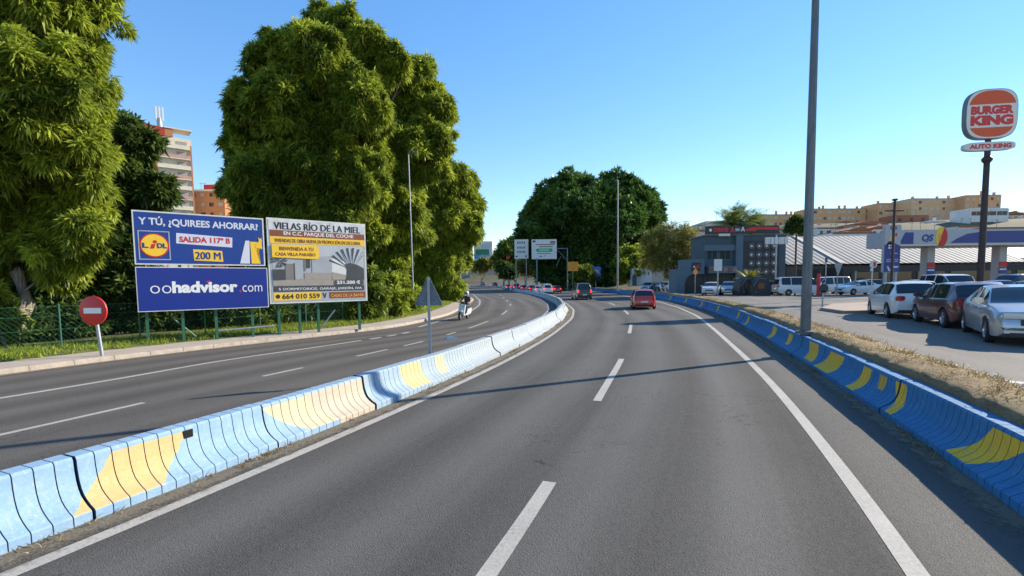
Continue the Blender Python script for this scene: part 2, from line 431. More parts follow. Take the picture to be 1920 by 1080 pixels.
# kerb and pavement on the left
t = NT('kerb_stone'); n = t.noise(5, 6, .7); uvv, u, v = t.uv()
br = t.math('FRACT', t.math('DIVIDE', v, 1.0)); j = t.math('LESS_THAN', br, .035)
c = t.ramp(n, [(.3, (.26, .215, .17)), (.7, (.40, .34, .28))]); t.base(t.mix(t.math('MULTIPLY', j, .6), c, (.09, .08, .065))); t.rough(.9); t.bump(n, .4, .02)
M_kerb = t.m
t = NT('pavement_concrete'); pos = t.worldpos(); n = t.noise(1.2, 7, .7, pos); n2 = t.noise(35, 4, .7, pos)
t.base(t.mix(.35, t.ramp(n, [(.3, (.30, .245, .20)), (.7, (.46, .385, .32))]), t.ramp(n2, [(.3, (.20, .165, .135)), (.7, (.50, .42, .35))]))); t.rough(.92); t.bump(n2, .3, .01)
M_pave = t.m
def sweep(cv, u0, u1, prof, mat, name, step=.5, parent=None, kind='structure', smooth=False):
    """profile (offset to the right, z) along a plan curve; uv = (profile metres, metres along)"""
    us = np.arange(u0, u1, step); x, y = cv.at(us); tx, ty = cv.tan(us); n = len(prof)
    V = []; UV = []; pl = np.concatenate([[0], np.cumsum([math.dist(prof[i], prof[i+1]) for i in range(n-1)])])
    for i in range(len(us)):
        for k, (d, z) in enumerate(prof):
            V.append((x[i] + ty[i] * d, y[i] - tx[i] * d, z + hz(y[i]))); UV.append((pl[k], us[i]))
    idx = np.arange(len(us) * n).reshape(len(us), n)
    Fq = np.stack([idx[:-1, :-1], idx[:-1, 1:], idx[1:, 1:], idx[1:, :-1]], -1).reshape(-1, 4)
    o = raw(name, np.array(V), Fq, mat, smooth=smooth)
    l = o.data.uv_layers.new(name='UVMap'); li = np.empty(len(o.data.loops), int); o.data.loops.foreach_get('vertex_index', li)
    l.data.foreach_set('uv', np.array(UV)[li].ravel().astype(np.float32))
    if kind: o['kind'] = kind
    return o
K1 = KB.U(190)
sweep(KB, 0, K1, [(-.2, .148), (-.185, .15), (-.03, .15), (0, .12), (.015, -.02)], M_kerb, 'kerb')
PAVW = 1.75
sweep(KB, 0, K1, [(-PAVW, .15), (-1.2, .15), (-.6, .152), (-.2, .149)], M_pave, 'pavement')
# grassy bank behind it
t = NT('turf'); n = t.noise(1.5, 7, .7, t.worldpos()); n2 = t.noise(25, 4, .7, t.worldpos())
t.base(t.mix(.4, t.ramp(n, [(.35, (.05, .075, .015)), (.7, (.14, .16, .03))]), t.ramp(n2, [(.3, (.03, .05, .01)), (.7, (.16, .17, .05))]))); t.rough(.95); t.bump(n2, .8, .05)
M_turf = t.m
sweep(KB, 0, K1, [(-9, .1), (-7, .2), (-4.5, .27), (-3, .25), (-2.2, .2), (-PAVW + .02, .146), (-PAVW + .03, -.1)], M_turf, 'turf_base', smooth=True)

# verge and car park on the right
t = NT('dry_verge'); n = t.noise(2.2, 8, .75, t.worldpos()); n2 = t.noise(22, 5, .7, t.worldpos())
t.base(t.mix(.5, t.ramp(n, [(.3, (.13, .085, .045)), (.7, (.44, .30, .14))]), t.ramp(n2, [(.3, (.08, .055, .03)), (.7, (.50, .36, .17))]))); t.rough(.95); t.bump(n2, 1.0, .08)
M_verge = t.m
us = np.arange(0, RB.U(200), .22); x, y = RB.at(us); tx, ty = RB.tan(us)
prof = [(.50, -.1), (.50, .66), (.62, .74), (.85, .77), (1.1, .74), (1.35, .68), (1.6, .62), (1.85, LOT + .0), (2.1, LOT - .05)]
V = []
for i in range(len(us)):
    for k, (d, z) in enumerate(prof):
        dd = d + (rng.normal(0, .05) if 2 <= k <= 7 else 0); z2 = z + (rng.normal(0, .022) if 2 <= k <= 6 else 0)
        fade = float(sstep(175, 120, y[i]))
        V.append((x[i] + ty[i] * dd, y[i] - tx[i] * dd, z2 * (.3 + .7 * fade) + hz(y[i])))
n = len(prof); idx = np.arange(len(us) * n).reshape(len(us), n)
struct(raw('verge', np.array(V), np.stack([idx[:-1, :-1], idx[:-1, 1:], idx[1:, 1:], idx[1:, :-1]], -1).reshape(-1, 4), M_verge, smooth=True))
ysl = np.concatenate([np.arange(-3, 60, 1.0), np.arange(60, 86, 2)])
lx = np.interp(ysl, RB.off(1.75).y, RB.off(1.75).x)
strip('parking_lot', ysl, lx, np.full(len(ysl), 140.), np.full(len(ysl), LOT), M_lot, 20)
# paved side road in front of the round tree
# ------------------------------------------------------------------ ribbed concrete barriers
def paint_mat(name, blue, blue2, yel, stripes, fade=None, chalk=(.50, .49, .45), bare=None):
    """mural paint laid along the barrier: uv = (metres along, height 0..1)"""
    t = NT(name); uvv, u, v = t.uv(); pos = t.worldpos()
    n = t.noise(5, 6, .7, pos); n2 = t.noise(28, 5, .75, pos); n3 = t.noise(.8, 3, .5, pos)
    c = t.ramp(n, [(.3, blue), (.7, blue2)])
    if fade:
        f = t.math('MULTIPLY', t.math('SUBTRACT', u, fade[0]), 1 / (fade[1] - fade[0]), clamp=True)
        c = t.mix(f, c, fade[2])
    wob = t.math('MULTIPLY', t.math('SUBTRACT', t.noise(9, 4, .6, pos), .5), .10)
    uw = t.math('ADD', u, wob)
    for (u0, u1, s0, s1, v0, v1, col) in stripes:      # edges u0+s0*v .. u1+s1*v, between heights v0..v1
        a = t.math('GREATER_THAN', uw, t.math('ADD', t.math('MULTIPLY', v, s0), u0))
        b = t.math('LESS_THAN', uw, t.math('ADD', t.math('MULTIPLY', v, s1), u1))
        m = t.math('MULTIPLY', a, b)
        m = t.math('MULTIPLY', m, t.math('MULTIPLY', t.math('GREATER_THAN', v, v0), t.math('LESS_THAN', v, v1)))
        cc = t.ramp(n, [(.3, tuple(k * .88 for k in col)), (.7, col)])
        c = t.mix(m, c, cc)
    sc = t.node('ShaderNodeMapping'); sc.inputs['Scale'].default_value = (6, 1.4, 1); t.link(uvv, sc.inputs['Vector'])
    scr = t.noise(3, 6, .75, sc.outputs[0])
    worn = t.math('MAXIMUM', t.ramp(n2, [(.58, 0.0), (.70, .7)]), t.ramp(scr, [(.55, 0.0), (.70, .6)]))
    c = t.mix(worn, c, chalk)
    grime = t.ramp(t.math('ADD', t.math('MULTIPLY', n2, .7), t.math('MULTIPLY', n3, .5)), [(.34, .6), (.54, 0.0)])
    c = t.mix(grime, c, (.10, .09, .075))
    t.base(c); t.rough(.78); t.bump(n2, .35, .01)
    return t.m
# profile over both faces: (offset from centre line, height, v on the near face)
HB = .61
HW = .40
side = [(.40, 0, 0), (.40, .10, .03), (.385, .118, .10), (.325, .148, .2), (.265, .19, .3), (.215, .235, .42), (.178, .295, .55), (.150, .375, .70), (.132, .475, .86), (.122, .582, 1.0), (.10, .61, 1.06)]
profB = [(d, z, v) for d, z, v in side] + [(-d, z, v) for d, z, v in reversed(side)]
SEG, RIB = 2.18, .1557
def barrier_segment(cv, u0, mat, name, label, group, flip, rib=True, holes=()):
    """one cast segment with vertical ribs; cv is the road-side foot of the line"""
    n = len(profB); V = []; UV = []
    us = [(0.012, 1), ]
    k = 0; st = []
    nr = int(round(SEG / RIB)); rw = (SEG - .014) / nr
    for i in range(nr):
        a = .007 + i * rw
        st += [(a, .965), (a + .005, 1.0), (a + rw * .5, 1.0), (a + rw - .005, 1.0)]
    st.append((.007 + nr * rw, .965))
    w = lambda: rng.normal(0, .004)
    jx, jz = rng.normal(0, .012), rng.normal(0, .006)
    uu = np.array([s for s, f in st]) + u0; x, y = cv.at(uu); tx, ty = cv.tan(uu); sg = -1 if flip else 1
    for i, (s, f) in enumerate(st):
        cut = 0.0 if f == 1.0 else .013
        for d, z, v in profB:
            dd = (abs(d) - (cut if z > 0 else 0)) * (1 if d > 0 else -1)
            zz = z - (cut * .5 if z > .59 else 0)
            o = -HW * sg + dd * 1.0 + jx
            V.append((x[i] + ty[i] * o, y[i] - tx[i] * o, zz + jz * (z > 0) + float(hz(y[i])) - .004)); UV.append((uu[i], v))
    idx = np.arange(len(st) * n).reshape(len(st), n)
    Fq = np.stack([idx[:-1, :-1], idx[:-1, 1:], idx[1:, 1:], idx[1:, :-1]], -1).reshape(-1, 4)
    fl = Fq.tolist() + [idx[0].tolist()[::-1], idx[-1].tolist()]
    c = np.array([cv.at(u0 + SEG / 2)[0], cv.at(u0 + SEG / 2)[1], 0])
    me = bpy.data.meshes.new(name); me.from_pydata((np.array(V) - c).tolist(), [], fl); me.materials.append(mat)
    me.materials.append(M_joint)
    mi = np.zeros(len(fl), int)
    for i in range(len(st) - 1):
        if st[i][1] != st[i+1][1]: mi[i*(n-1):(i+1)*(n-1)] = 1
    mi[-2:] = 1; me.polygons.foreach_set('material_index', mi.astype(np.int32))
    l = me.uv_layers.new(name='UVMap'); li = np.empty(len(me.loops), int); me.loops.foreach_get('vertex_index', li)
    l.data.foreach_set('uv', np.array(UV)[li].ravel().astype(np.float32)); me.update()
    o = bpy.data.objects.new(name, me); COL.objects.link(o); o.location = c.tolist()
    return tag(o, label, 'barrier', group)
M_hole_shade = simple('painted_hole_shade', (.006, .006, .006), 1, var=0)
M_joint = simple('dark_blue_joint', (.022, .05, .09), .9, var=.3, scale=12)  # groove sides and end faces coloured darker blue than the ribs
yl = (.56, .385, .165); cream = (.5, .43, .3)
um = MED.unear
stA = [
  (um(130, 995), um(283, 922), um(255, 950) - um(130, 995), um(395, 895) - um(283, 922), .07, .97, yl),
  (um(590, 815), um(690, 772), um(520, 842) - um(590, 815), 0, .07, .98, (.56, .45, .29)),
  (um(640, 795), um(705, 768), um(600, 810) - um(640, 795), 0.0, .0, 1.0, (.46, .39, .30)),
  (um(792, 735) - .25, um(792, 735) + .55, -.1, -.1, .1, 1.0, (.62, .46, .21)),
  (um(840, 713) - .1, um(840, 713) + .35, 0, 0, .25, 1.0, (.58, .45, .27)),
]
M_med = paint_mat('faded_blue_mural', (.18, .31, .46), (.25, .38, .515), yl, stA,
                  fade=(um(480, 857), um(917, 679), (.30, .345, .375)))
ur = RB.unear
yb = (.80, .47, .015)
stB = [
  (ur(1812, 884), ur(1776, 858), ur(1868, 930) - ur(1812, 884), ur(1806, 884) - ur(1776, 858), .10, .97, yb),
  (ur(1668, 790), ur(1656, 782), -.15 + .4, .4, .05, .97, yb),
  (ur(1601, 742), ur(1588, 733), -.15, -.15, .06, .97, yb),
  (ur(1628, 760), ur(1621, 756), -.1, .1, .55, .95, (.65, .36, .03)),
  (ur(1540, 706) - .1, ur(1520, 694) + .2, -.35, -.5, .08, .95, yb),
  (ur(1512, 688), ur(1505, 683) + .3, .3, .5, .15, .97, yb),
]
for px, py, w in ((1466, 657, .3), (1440, 640, .45), (1396, 614, .5), (1378, 604, .3), (1342, 588, .35), (1312, 578, .4), (1285, 570, .45), (1262, 564, .4)):
    u = ur(px, py); stB.append((u, u + w, .25 if w > .45 else -.1, .2, .1 + .2 * (w < .4), .93, yb))
M_rb = paint_mat('strong_blue_mural', (.014, .13, .29), (.03, .18, .37), yb, stB, chalk=(.12, .27, .48))
GA, GB = 'segments of the middle barrier', 'segments of the car park barrier'
u0 = um(180, 977) - 2 * SEG; uend = MED.U(175); i = 0
spec = {}
def setl(px, py, lab): spec[int((um(px, py) - u0) // SEG)] = lab
while u0 + i * SEG < uend:
    u = u0 + i * SEG; yy = float(MED.at(u + SEG / 2)[1])
    lab = ('pale blue ribbed concrete barrier segment between the two carriageways' if yy < 16 else
           'sun bleached whitish ribbed barrier segment before the bend of the middle barrier' if yy < 44 else
           'shaded blue barrier segment of the middle line beyond the bend')
    barrier_segment(MED, u, M_med, 'concrete_barrier', lab, GA, False).__setitem__('seg', i); i += 1
NA = i
u0b = RB.U(1.9); uendb = RB.U(200); i = 0
while u0b + i * SEG < uendb:
    u = u0b + i * SEG; yy = float(RB.at(u + SEG / 2)[1])
    lab = ('deep blue ribbed barrier segment with yellow lettering beside the dry verge' if yy < 34 else
           'deep blue ribbed barrier segment below the parked cars' if yy < 75 else
           'small blue barrier segment in front of the round dark tree')
    barrier_segment(RB, u, M_rb, 'concrete_barrier', lab, GB, True); i += 1
g_ = MED.at(um(392, 896)); tg = MED.tan(um(392, 896))
sg_ = min([o for o in COL.objects if o.get('group') == GA], key=lambda o: abs(MED.U(o.location.y) - um(392, 896)))
mb = MB(); rot = Matrix.Translation((g_[0], g_[1], 0)) @ Matrix.Rotation(math.atan2(tg[1], tg[0]), 4, 'Z')
mb.box((-.055, .262, .46), (.055, .285, .555), M_hole_shade, rot); hole = mb.build('hole_shade_plate'); hole.data.transform(Matrix.Translation(-sg_.location)); hole.parent = sg_  # black plate on the face, its colour stands for the shade inside a hole
# labels of the segments with marks of their own
for o in [o for o in COL.objects if o.get('group') == GA]:
    y = o.location.y
    k = o.get('seg'); del o['seg']
    uu = u0 + k * SEG
    for (px, py, lab) in ((210, 965, 'pale blue barrier segment with the large slanted yellow stripe'),
                          (380, 900, 'pale blue barrier segment with a small black plate as the shade of a hole near its top'),
                          (650, 790, 'barrier segment worn to bare beige concrete in the middle line'),
                          (792, 735, 'white blue barrier segment with a broad upright yellow band'),
                          (870, 700, 'whitish barrier segment beside the post of the triangular sign')):
        if uu <= um(px, py) < uu + SEG: o['label'] = lab
for (px, py, lab) in ((1800, 877, 'deep blue barrier segment with the big curved yellow stroke'),
                      (1660, 785, 'deep blue barrier segment with an upright yellow bar'),
                      (1525, 697, 'deep blue barrier segment with a yellow letter U by the lamp post')):
    b = min([o for o in COL.objects if o.get('group') == GB], key=lambda o: abs(RB.U(o.location.y) - ur(px, py)))
    b['label'] = lab
# ------------------------------------------------------------------ vegetation
def unit(v): return v / np.maximum(np.linalg.norm(v, axis=1, keepdims=True), 1e-9)
def leaf_mesh(cen, axis, n, length, width, spread, droop, tint0, tvar=.14, fold=.25):
    """sprays of n folded leaves each, fanning about an axis; returns V, F, tint"""
    N = len(cen); ax = unit(np.repeat(axis, n, 0)); c = np.repeat(cen, n, 0)
    d = unit(ax + spread * rng.normal(size=(N * n, 3)))
    d[:, 2] -= droop * rng.random(N * n); d = unit(d)
    vs = np.repeat(rng.uniform(.55, 1.3, (N, 1)), n, 0); L = vs * length * (.6 + .7 * rng.random((N * n, 1))); W = np.sqrt(vs) * width * (.6 + .6 * rng.random((N * n, 1)))
    s = unit(np.cross(d, rng.normal(size=(N * n, 3)) + np.array([0, 0, 1.5]))); up = unit(np.cross(s, d))
    b = c + d * L * rng.random((N * n, 1)) * .35
    mid = b + d * L * .45
    tip = b + d * L; tip[:, 2] -= droop * L[:, 0] * .35
    V = np.stack([b, mid + s * W * .5 + up * W * fold, tip, mid - s * W * .5 + up * W * fold], 1).reshape(-1, 3)
    Fq = np.arange(len(V)).reshape(-1, 4)
    t = np.repeat(tint0, n) + rng.normal(0, tvar, N * n)
    return V, Fq, np.repeat(np.clip(t, 0, 1), 4)
def crown_points(blobs, dens, sub=.34, up=.25, squash=1.0, split=0):
    """leafy shell of each blob broken into smaller tufts; blobs = (x, y, z, r)"""
    C = []; A = []; T = []
    if split:                                                     # break each mass into a core and irregular side masses
        nb = []
        for (x, y, z, r) in blobs:
            nb.append((x, y, z, r * .78))
            for dvec in unit(rng.normal(size=(split, 3))):
                q = dvec * r * rng.uniform(.55, .85); nb.append((x + q[0], y + q[1], z + q[2] * .9, r * rng.uniform(.28, .46)))
        blobs = nb
    B = np.array(blobs, float)
    for (x, y, z, r) in blobs:
        k = max(9, int(15 + r * 9)); dv = unit(rng.normal(size=(k, 3)))
        rr = r * (.5 + .68 * rng.random((k, 1)) ** .8); cc = dv * rr * rng.uniform(.85, 1.15, 3); tt = rng.normal(.5, .2, k)
        m = max(4, int(dens * r * r * 12 / k))
        for j in range(k):
            sr = r * sub * (.45 + .95 * rng.random())
            q = unit(rng.normal(size=(m, 3))) * sr * (rng.random((m, 1)) ** .4)
            p = cc[j] + q
            a = unit(unit(p) + unit(q) * 1.3 + np.array([0, 0, up]))
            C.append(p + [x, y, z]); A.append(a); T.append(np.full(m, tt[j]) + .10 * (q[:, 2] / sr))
        m2 = int(dens * r * r * 1.6)                                    # sparser inner foliage
        q = unit(rng.normal(size=(m2, 3))) * r * (.25 + .45 * rng.random((m2, 1)))
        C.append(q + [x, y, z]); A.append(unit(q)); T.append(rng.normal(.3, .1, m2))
    return np.concatenate(C), np.concatenate(A), np.concatenate(T)
def limb_path(a, b, n=6, sag=.12):
    a = np.array(a, float); b = np.array(b, float); L = np.linalg.norm(b - a)
    pts = [a + (b - a) * f + (rng.normal(0, 1, 3) * L * .03 if 0 < f < 1 else 0) + np.array([0, 0, math.sin(PI * f) * L * sag]) for f in np.linspace(0, 1, n)]
    return pts
def tree(name, label, cat, base, blobs, leaf, bark, dens, n, length, width, spread, droop, trunk_r, fork, group=None,
         sub=.34, up=.25, twigs=3, tbias=0.0, fold=.25, split=0):
    base = np.array(base, float)
    root = thing(name, label, cat, base, 0, group)
    bl = [(x - base[0], y - base[1], z - base[2], r) for x, y, z, r in blobs]
    C, A, T = crown_points(bl, dens, sub, up, split=split)
    keep = C[:, 2] > .25; C, A, T = C[keep], A[keep], T[keep]
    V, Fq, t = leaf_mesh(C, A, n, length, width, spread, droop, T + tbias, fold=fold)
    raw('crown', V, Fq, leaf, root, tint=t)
    mb = MB(); f = np.array([0, 0, fork]) + rng.normal(0, .15, 3) * [1, 1, 0]
    tp = limb_path((0, 0, -.3), f, 6, 0); mb.tube(tp, np.linspace(trunk_r * 1.35, trunk_r * .85, 6), bark, 10)
    for (x, y, z, r) in bl:
        e = np.array([x, y, z]) ; s = f + np.array([0, 0, rng.random() * .8 - .4])
        if e[2] < fork * .8: s = np.array([0, 0, max(.3, e[2] * .7)])
        p = limb_path(s, e, 7, .10); r0 = trunk_r * (.30 + .14 * rng.random()) * (.55 if e[2] < fork * .8 else 1)
        mb.tube(p, np.linspace(r0, r0 * .3, 7), bark, 6)
        for _ in range(twigs):
            a = p[4]; q = e + unit(rng.normal(size=(1, 3)))[0] * r * .9
            mb.tube(limb_path(a, q, 4, .05), np.linspace(r0 * .4, .012, 4), bark, 5)
    mb.build('trunk', root, smooth=True)
    return root
def bark(name, a, b):
    t = NT(name); mp = t.node('ShaderNodeMapping'); mp.inputs['Scale'].default_value = (6, 6, 1.2); t.link(t.coord(), mp.inputs['Vector'])
    n = t.noise(2.2, 7, .7, mp.outputs[0]); t.base(t.ramp(n, [(.3, a), (.7, b)])); t.rough(.95); t.bump(n, .8, .05); return t.m
BK_grey = bark('grey_bark', (.13, .11, .085), (.36, .31, .25)); BK_dark = bark('brown_bark', (.05, .04, .03), (.14, .11, .08))
LF_gold = leafmat('golden_green_leaf', (.035, .08, .01), (.42, .49, .05), .5)
LF_mid = leafmat('mid_green_leaf', (.03, .075, .01), (.26, .32, .04), .42)
LF_dark = leafmat('dark_green_leaf', (.02, .05, .012), (.125, .185, .035), .35)
LF_ficus = leafmat('glossy_ficus_leaf', (.02, .062, .018), (.13, .23, .045), .32, .4)
LF_olive = leafmat('olive_leaf', (.11, .11, .02), (.36, .33, .07), .4)
LF_palm = leafmat('palm_leaf', (.05, .09, .015), (.26, .30, .06), .35)
def pb(lst, depth, jit=1.2, zmin=None):
    """blobs from (pixel x, pixel y, pixel radius[, extra depth]) seen at a depth"""
    out = []
    for b in lst:
        d = depth + (b[3] if len(b) > 3 else rng.uniform(-jit, jit))
        p = P(b[0], b[1], d); out.append((p[0], p[1], p[2], b[2] * d / FOC))
    return out
# tall tree at the very left
bl = pb([(60,-60,120),(80,-40,70),(20,60,120),(85,50,85),(120,60,48),(155,110,28),(60,170,120),(120,165,62),(172,195,28),(20,290,105),(105,275,80),(145,270,44),
         (60,380,100),(148,370,60),(20,450,84),(95,460,70),(160,430,38),(112,510,36),(165,330,28)], 17, 1.3)
gb = P(46, 655, 17.3)
tree('street_tree', 'tall golden green tree with a grey trunk at the left edge of the picture', 'tree', (gb[0], 17.3, .2), bl, LF_gold, BK_grey,
     62, 13, .27, .066, 1.05, .6, .19, 4.2, 'tall trees on the grassy bank', sub=.27, twigs=5, tbias=.06, split=5)
# low bright shrub before its trunk
bl = pb([(-14, 575, 34), (-4, 612, 28), (-40, 610, 45)], 16.2, .3)
tree('shrub', 'bright green bush at the foot of the tall left tree', 'shrub', (P(10, 600, 16.2)[0], 16.2, .2), bl, LF_gold, BK_dark, 120, 8, .22, .07, .8, .4, .06, .4)
# dark tree behind it
bl = pb([(212,230,46),(250,262,40),(232,290,44),(205,300,56),(285,345,32),(250,365,48),(195,390,66),(150,460,80),(212,455,50),(110,560,60),(180,555,60),(222,540,44),(60,520,60),(298,372,22)], 24, 1.0)
tree('broadleaf_tree', 'dark shaded tree between the left tree and the blue billboard', 'tree', (P(200, 600, 24)[0], 24, .2), bl, LF_dark, BK_dark,
     70, 9, .32, .12, .8, .4, .22, 4.0, 'tall trees on the grassy bank', split=3)
# the two tall trees behind the billboards
bl = pb([(520,130,55),(590,110,60),(480,190,42),(525,190,60),(458,262,42),(520,260,75),(610,200,80),(685,195,52),(610,290,85),(435,345,26),(472,340,50),(540,355,80),
         (640,370,80),(690,290,44),(472,400,36),(560,440,70),(650,440,60),(590,520,60),(480,500,50)], 35, 2.0)
tree('street_tree', 'broad golden green tree rising behind the two billboards', 'tree', (P(560, 600, 35)[0], 35, .2), bl, LF_gold, BK_grey,
     42, 13, .40, .105, 1.05, .6, .4, 6.0, 'tall trees on the grassy bank', twigs=4, tbias=.0, sub=.3, split=5)
bl = pb([(640,58,40),(600,40,26),(690,85,44),(735,135,46),(660,140,50),(785,165,46),(815,215,42),(828,260,28),(765,230,62),(710,200,62),(715,290,60),(785,290,52),(730,370,60),(690,430,60),(770,420,50),(720,500,55)], 41, 2.0)
tree('street_tree', 'tallest tree behind the billboards with a pointed crown', 'tree', (P(720, 590, 41)[0], 41, .2), bl, LF_gold, BK_grey,
     38, 13, .43, .112, 1.05, .6, .42, 7.0, 'tall trees on the grassy bank', twigs=4, tbias=.04, sub=.3, split=5)
bl = pb([(835,330,36),(868,345,30),(875,385,34),(800,370,40),(840,405,44),(885,425,24),(790,440,46),(760,400,42),(850,455,30),(745,480,46),(800,500,44),(835,500,34),(850,540,20),(765,545,38),(815,550,28),(840,565,14)], 56, 2.0)
tree('street_tree', 'leaning yellow green tree overhanging the pavement beyond the street lamp', 'tree', (P(790, 580, 56)[0], 56, .2), bl, LF_gold, BK_grey,
     34, 12, .5, .12, 1.0, .7, .36, 5.0, 'tall trees on the grassy bank', twigs=4, tbias=.12, sub=.3, split=5)
# shrubs behind the fence
sh = [(195,600,70,22.5,LF_dark),(260,560,60,23,LF_dark),(330,590,55,24,LF_mid),(400,595,55,24.5,LF_dark),(470,590,55,25,LF_mid),(540,585,55,26,LF_dark),(610,575,52,27,LF_mid),(670,560,55,28,LF_mid),
      (715,560,40,31,LF_gold),(750,560,34,35,LF_gold),(120,620,55,20,LF_dark),(20,640,60,19,LF_dark)]
lab = ['dark shrub behind the round no entry sign', 'dark tall shrub left of the blue billboard', 'green shrub under the blue lower billboard', 'dark shrub under the middle of the blue billboard',
       'green shrub under the right end of the blue billboard', 'dark shrub under the left part of the house advert', 'green shrub under the house advert', 'green shrub at the right end of the house advert',
       'yellow green creeper clump on the fence right of the billboards', 'yellow green clump on the fence beside the street lamp', 'dark undergrowth bush right of the grey trunk', 'dark undergrowth bush left of the grey trunk']
for (px, py, r, d, m), lb in zip(sh, lab):
    b = pb([(px, py, r * .8, 0), (px - r * .6, py + 10, r * .6, .4), (px + r * .6, py + 8, r * .6, -.3), (px, py - r * .7, r * .5, .3), (px + r * .3, py - r * .4, r * .5, .3), (px - r * .3, py + r * .5, r * .5, -.5)], d)
    tree('shrub', lb, 'shrub', (P(px, 640, d)[0], d, .2), b, m, BK_dark, 55, 8, .30, .10, .85, .4, .05, .5, 'shrubs behind the fence', twigs=1)
# round dark fig tree beyond the bend
fd = 130
bl = pb([(1060,383,42),(1110,376,42),(1160,380,42),(1195,395,36),(1020,415,38),(1070,420,55),(1130,420,60),(1190,435,42),(1010,450,30),(1215,420,20),(1060,470,50),(1120,470,60),(1180,475,45),(1030,490,30),(1105,505,38),(1155,505,34),(1215,455,18)], fd, 5)
bl += [(x, y + 9, z, r * 1.0) for x, y, z, r in bl[4:12]]
tree('fig_tree', 'huge round dark green tree beyond the bend', 'tree', (P(1115, 520, fd)[0], fd, float(terrain(P(1115, 520, fd)[0], fd))), bl, LF_ficus, BK_dark,
     8.5, 12, 1.05, .42, .45, .15, 1.1, 6.0, None, sub=.30, up=.5, twigs=2, fold=.1)
# sparse yellowish tree beside the dark building
bl = pb([(1225,455,22),(1250,440,20),(1280,440,22),(1240,475,24),(1272,470,26),(1298,455,16),(1295,480,18),(1220,490,20),(1262,500,22)], 84, 2)
tree('sparse_tree', 'sparse yellowish tree with bare twigs left of the dark building', 'tree', (P(1270, 520, 84)[0], 84, .6), bl, LF_olive, BK_dark,
     9, 7, .55, .09, .8, .6, .2, 3.0, None, twigs=9)
bl = pb([(1180,490,20),(1195,505,16),(1165,505,16),(1200,480,16)], 100, 2)
tree('shrub', 'bright green bush to the right of the distant thin lamp', 'shrub', (P(1180, 520, 100)[0], 100, 1.4), bl, LF_gold, BK_dark, 14, 9, .7, .25, .8, .3, .15, 1.0)
bl = pb([(1095,512,16),(1085,520,12),(1105,520,12)], 96, 1)
tree('shrub', 'green bush between the orange sign and the blue sign', 'shrub', (P(1095, 522, 96)[0], 96, 1.0), bl, LF_mid, BK_dark, 16, 9, .6, .2, .8, .3, .12, .8)
# trees along the far road
for (lst, d, m, lb) in (([(955,462,12),(968,455,10),(945,472,12),(975,475,14),(940,490,14),(965,495,18)], 190, LF_mid, 'distant green tree left of the white notice boards'),
                        ([(985,500,12),(1000,495,14),(1015,500,12)], 175, LF_olive, 'distant yellowish shrub under the white notice boards'),
                        ([(945,500,8),(950,510,10),(960,512,8)], 165, LF_dark, 'distant dark bush beside the far road'),
                        ([(903,497,9),(915,496,9),(892,500,7)], 235, LF_olive, 'distant mustard coloured mound of scrub below the white building'),
                        ([(850,480,16),(862,470,14),(872,490,12)], 150, LF_gold, 'distant bright tree in front of the blue glass building')):
    b = pb(lst, d, 3); p = P(lst[0][0], 515, d)
    tree('distant_tree', lb, 'tree', (p[0], d, float(terrain(p[0], d))), b, m, BK_dark, 5, 8, 1.3, .55, .9, .2, .25, 2.0, None, twigs=1)
# dark pine behind the corrugated roof
bl = pb([(1493,420,12),(1484,428,9),(1503,428,9),(1494,412,7)], 92, 1)
tree('umbrella_tree', 'dark green tree standing behind the corrugated roof', 'tree', (P(1492, 500, 92)[0], 92, .6), bl, LF_dark, BK_dark, 18, 9, .5, .2, .8, .2, .14, 6.0)

def palm(name, label, base, h, nf, L, leaf, trunk_r=.22, group=None):
    root = thing(name, label, 'palm', base, 0, group)
    mb = MB(); mb.tube([(0,0,-.2),(.05,0,h*.5),(0,0,h)], [trunk_r*1.2, trunk_r, trunk_r*.9], BK_dark, 10); mb.build('trunk', root, smooth=True)
    V = []; Fq = []; T = []
    for i in range(nf):
        az = rng.uniform(0, 2*PI); el = rng.uniform(.45, 1.45); l = L * rng.uniform(.75, 1.1)
        d = np.array([math.cos(az), math.sin(az), 0]); p = np.array([0, 0, h]); tt = rng.random()
        ang = el; prev = p; n = 12
        for k in range(n):
            ang -= (1.0 / n) * (1.0 + .5 * (1 - el)); st = (d * math.cos(ang) + np.array([0,0,1]) * math.sin(ang)) * l / n
            nxt = prev + st; s = np.cross(st / np.linalg.norm(st), [0,0,1]); s /= max(np.linalg.norm(s), 1e-6)
            w = l * .20 * math.sin(PI * (k + .8) / (n + .8)) + .03
            for sg in (-1, 1):
                for q in (0, .5):
                    a = prev + st * q; tip = a + s * sg * w + st * .9 + np.array([0,0,-.35*w])
                    b = len(V); V += [a, a + st * .28, tip, tip - st * .1]; Fq.append((b, b+1, b+2, b+3)); T += [tt * .6 + .2] * 4
            prev = nxt
    raw('crown', np.array(V), np.array(Fq), leaf, root, tint=np.array(T)); return root
p = P(1384, 432, 74); palm('palm_tree', 'large feathery palm crown above the dark building roof', (p[0] - .9, 74, .5), p[2] + .2, 60, 4.4, LF_palm, .3, 'palms behind the dark building')
p = P(1408, 432, 76); palm('palm_tree', 'smaller right hand palm crown above the dark building roof', (p[0], 76, .5), p[2] + .0, 50, 3.8, LF_palm, .3, 'palms behind the dark building')
p = G(1402, 553, LOT); palm('palm_shrub', 'small sunlit palm before the wall of round discs', (P(1402, 550, 54)[0], 54, LOT), 1.6, 30, 2.0, leafmat('yellow_palm_leaf', (.12, .13, .01), (.34, .30, .03), .3), .14)

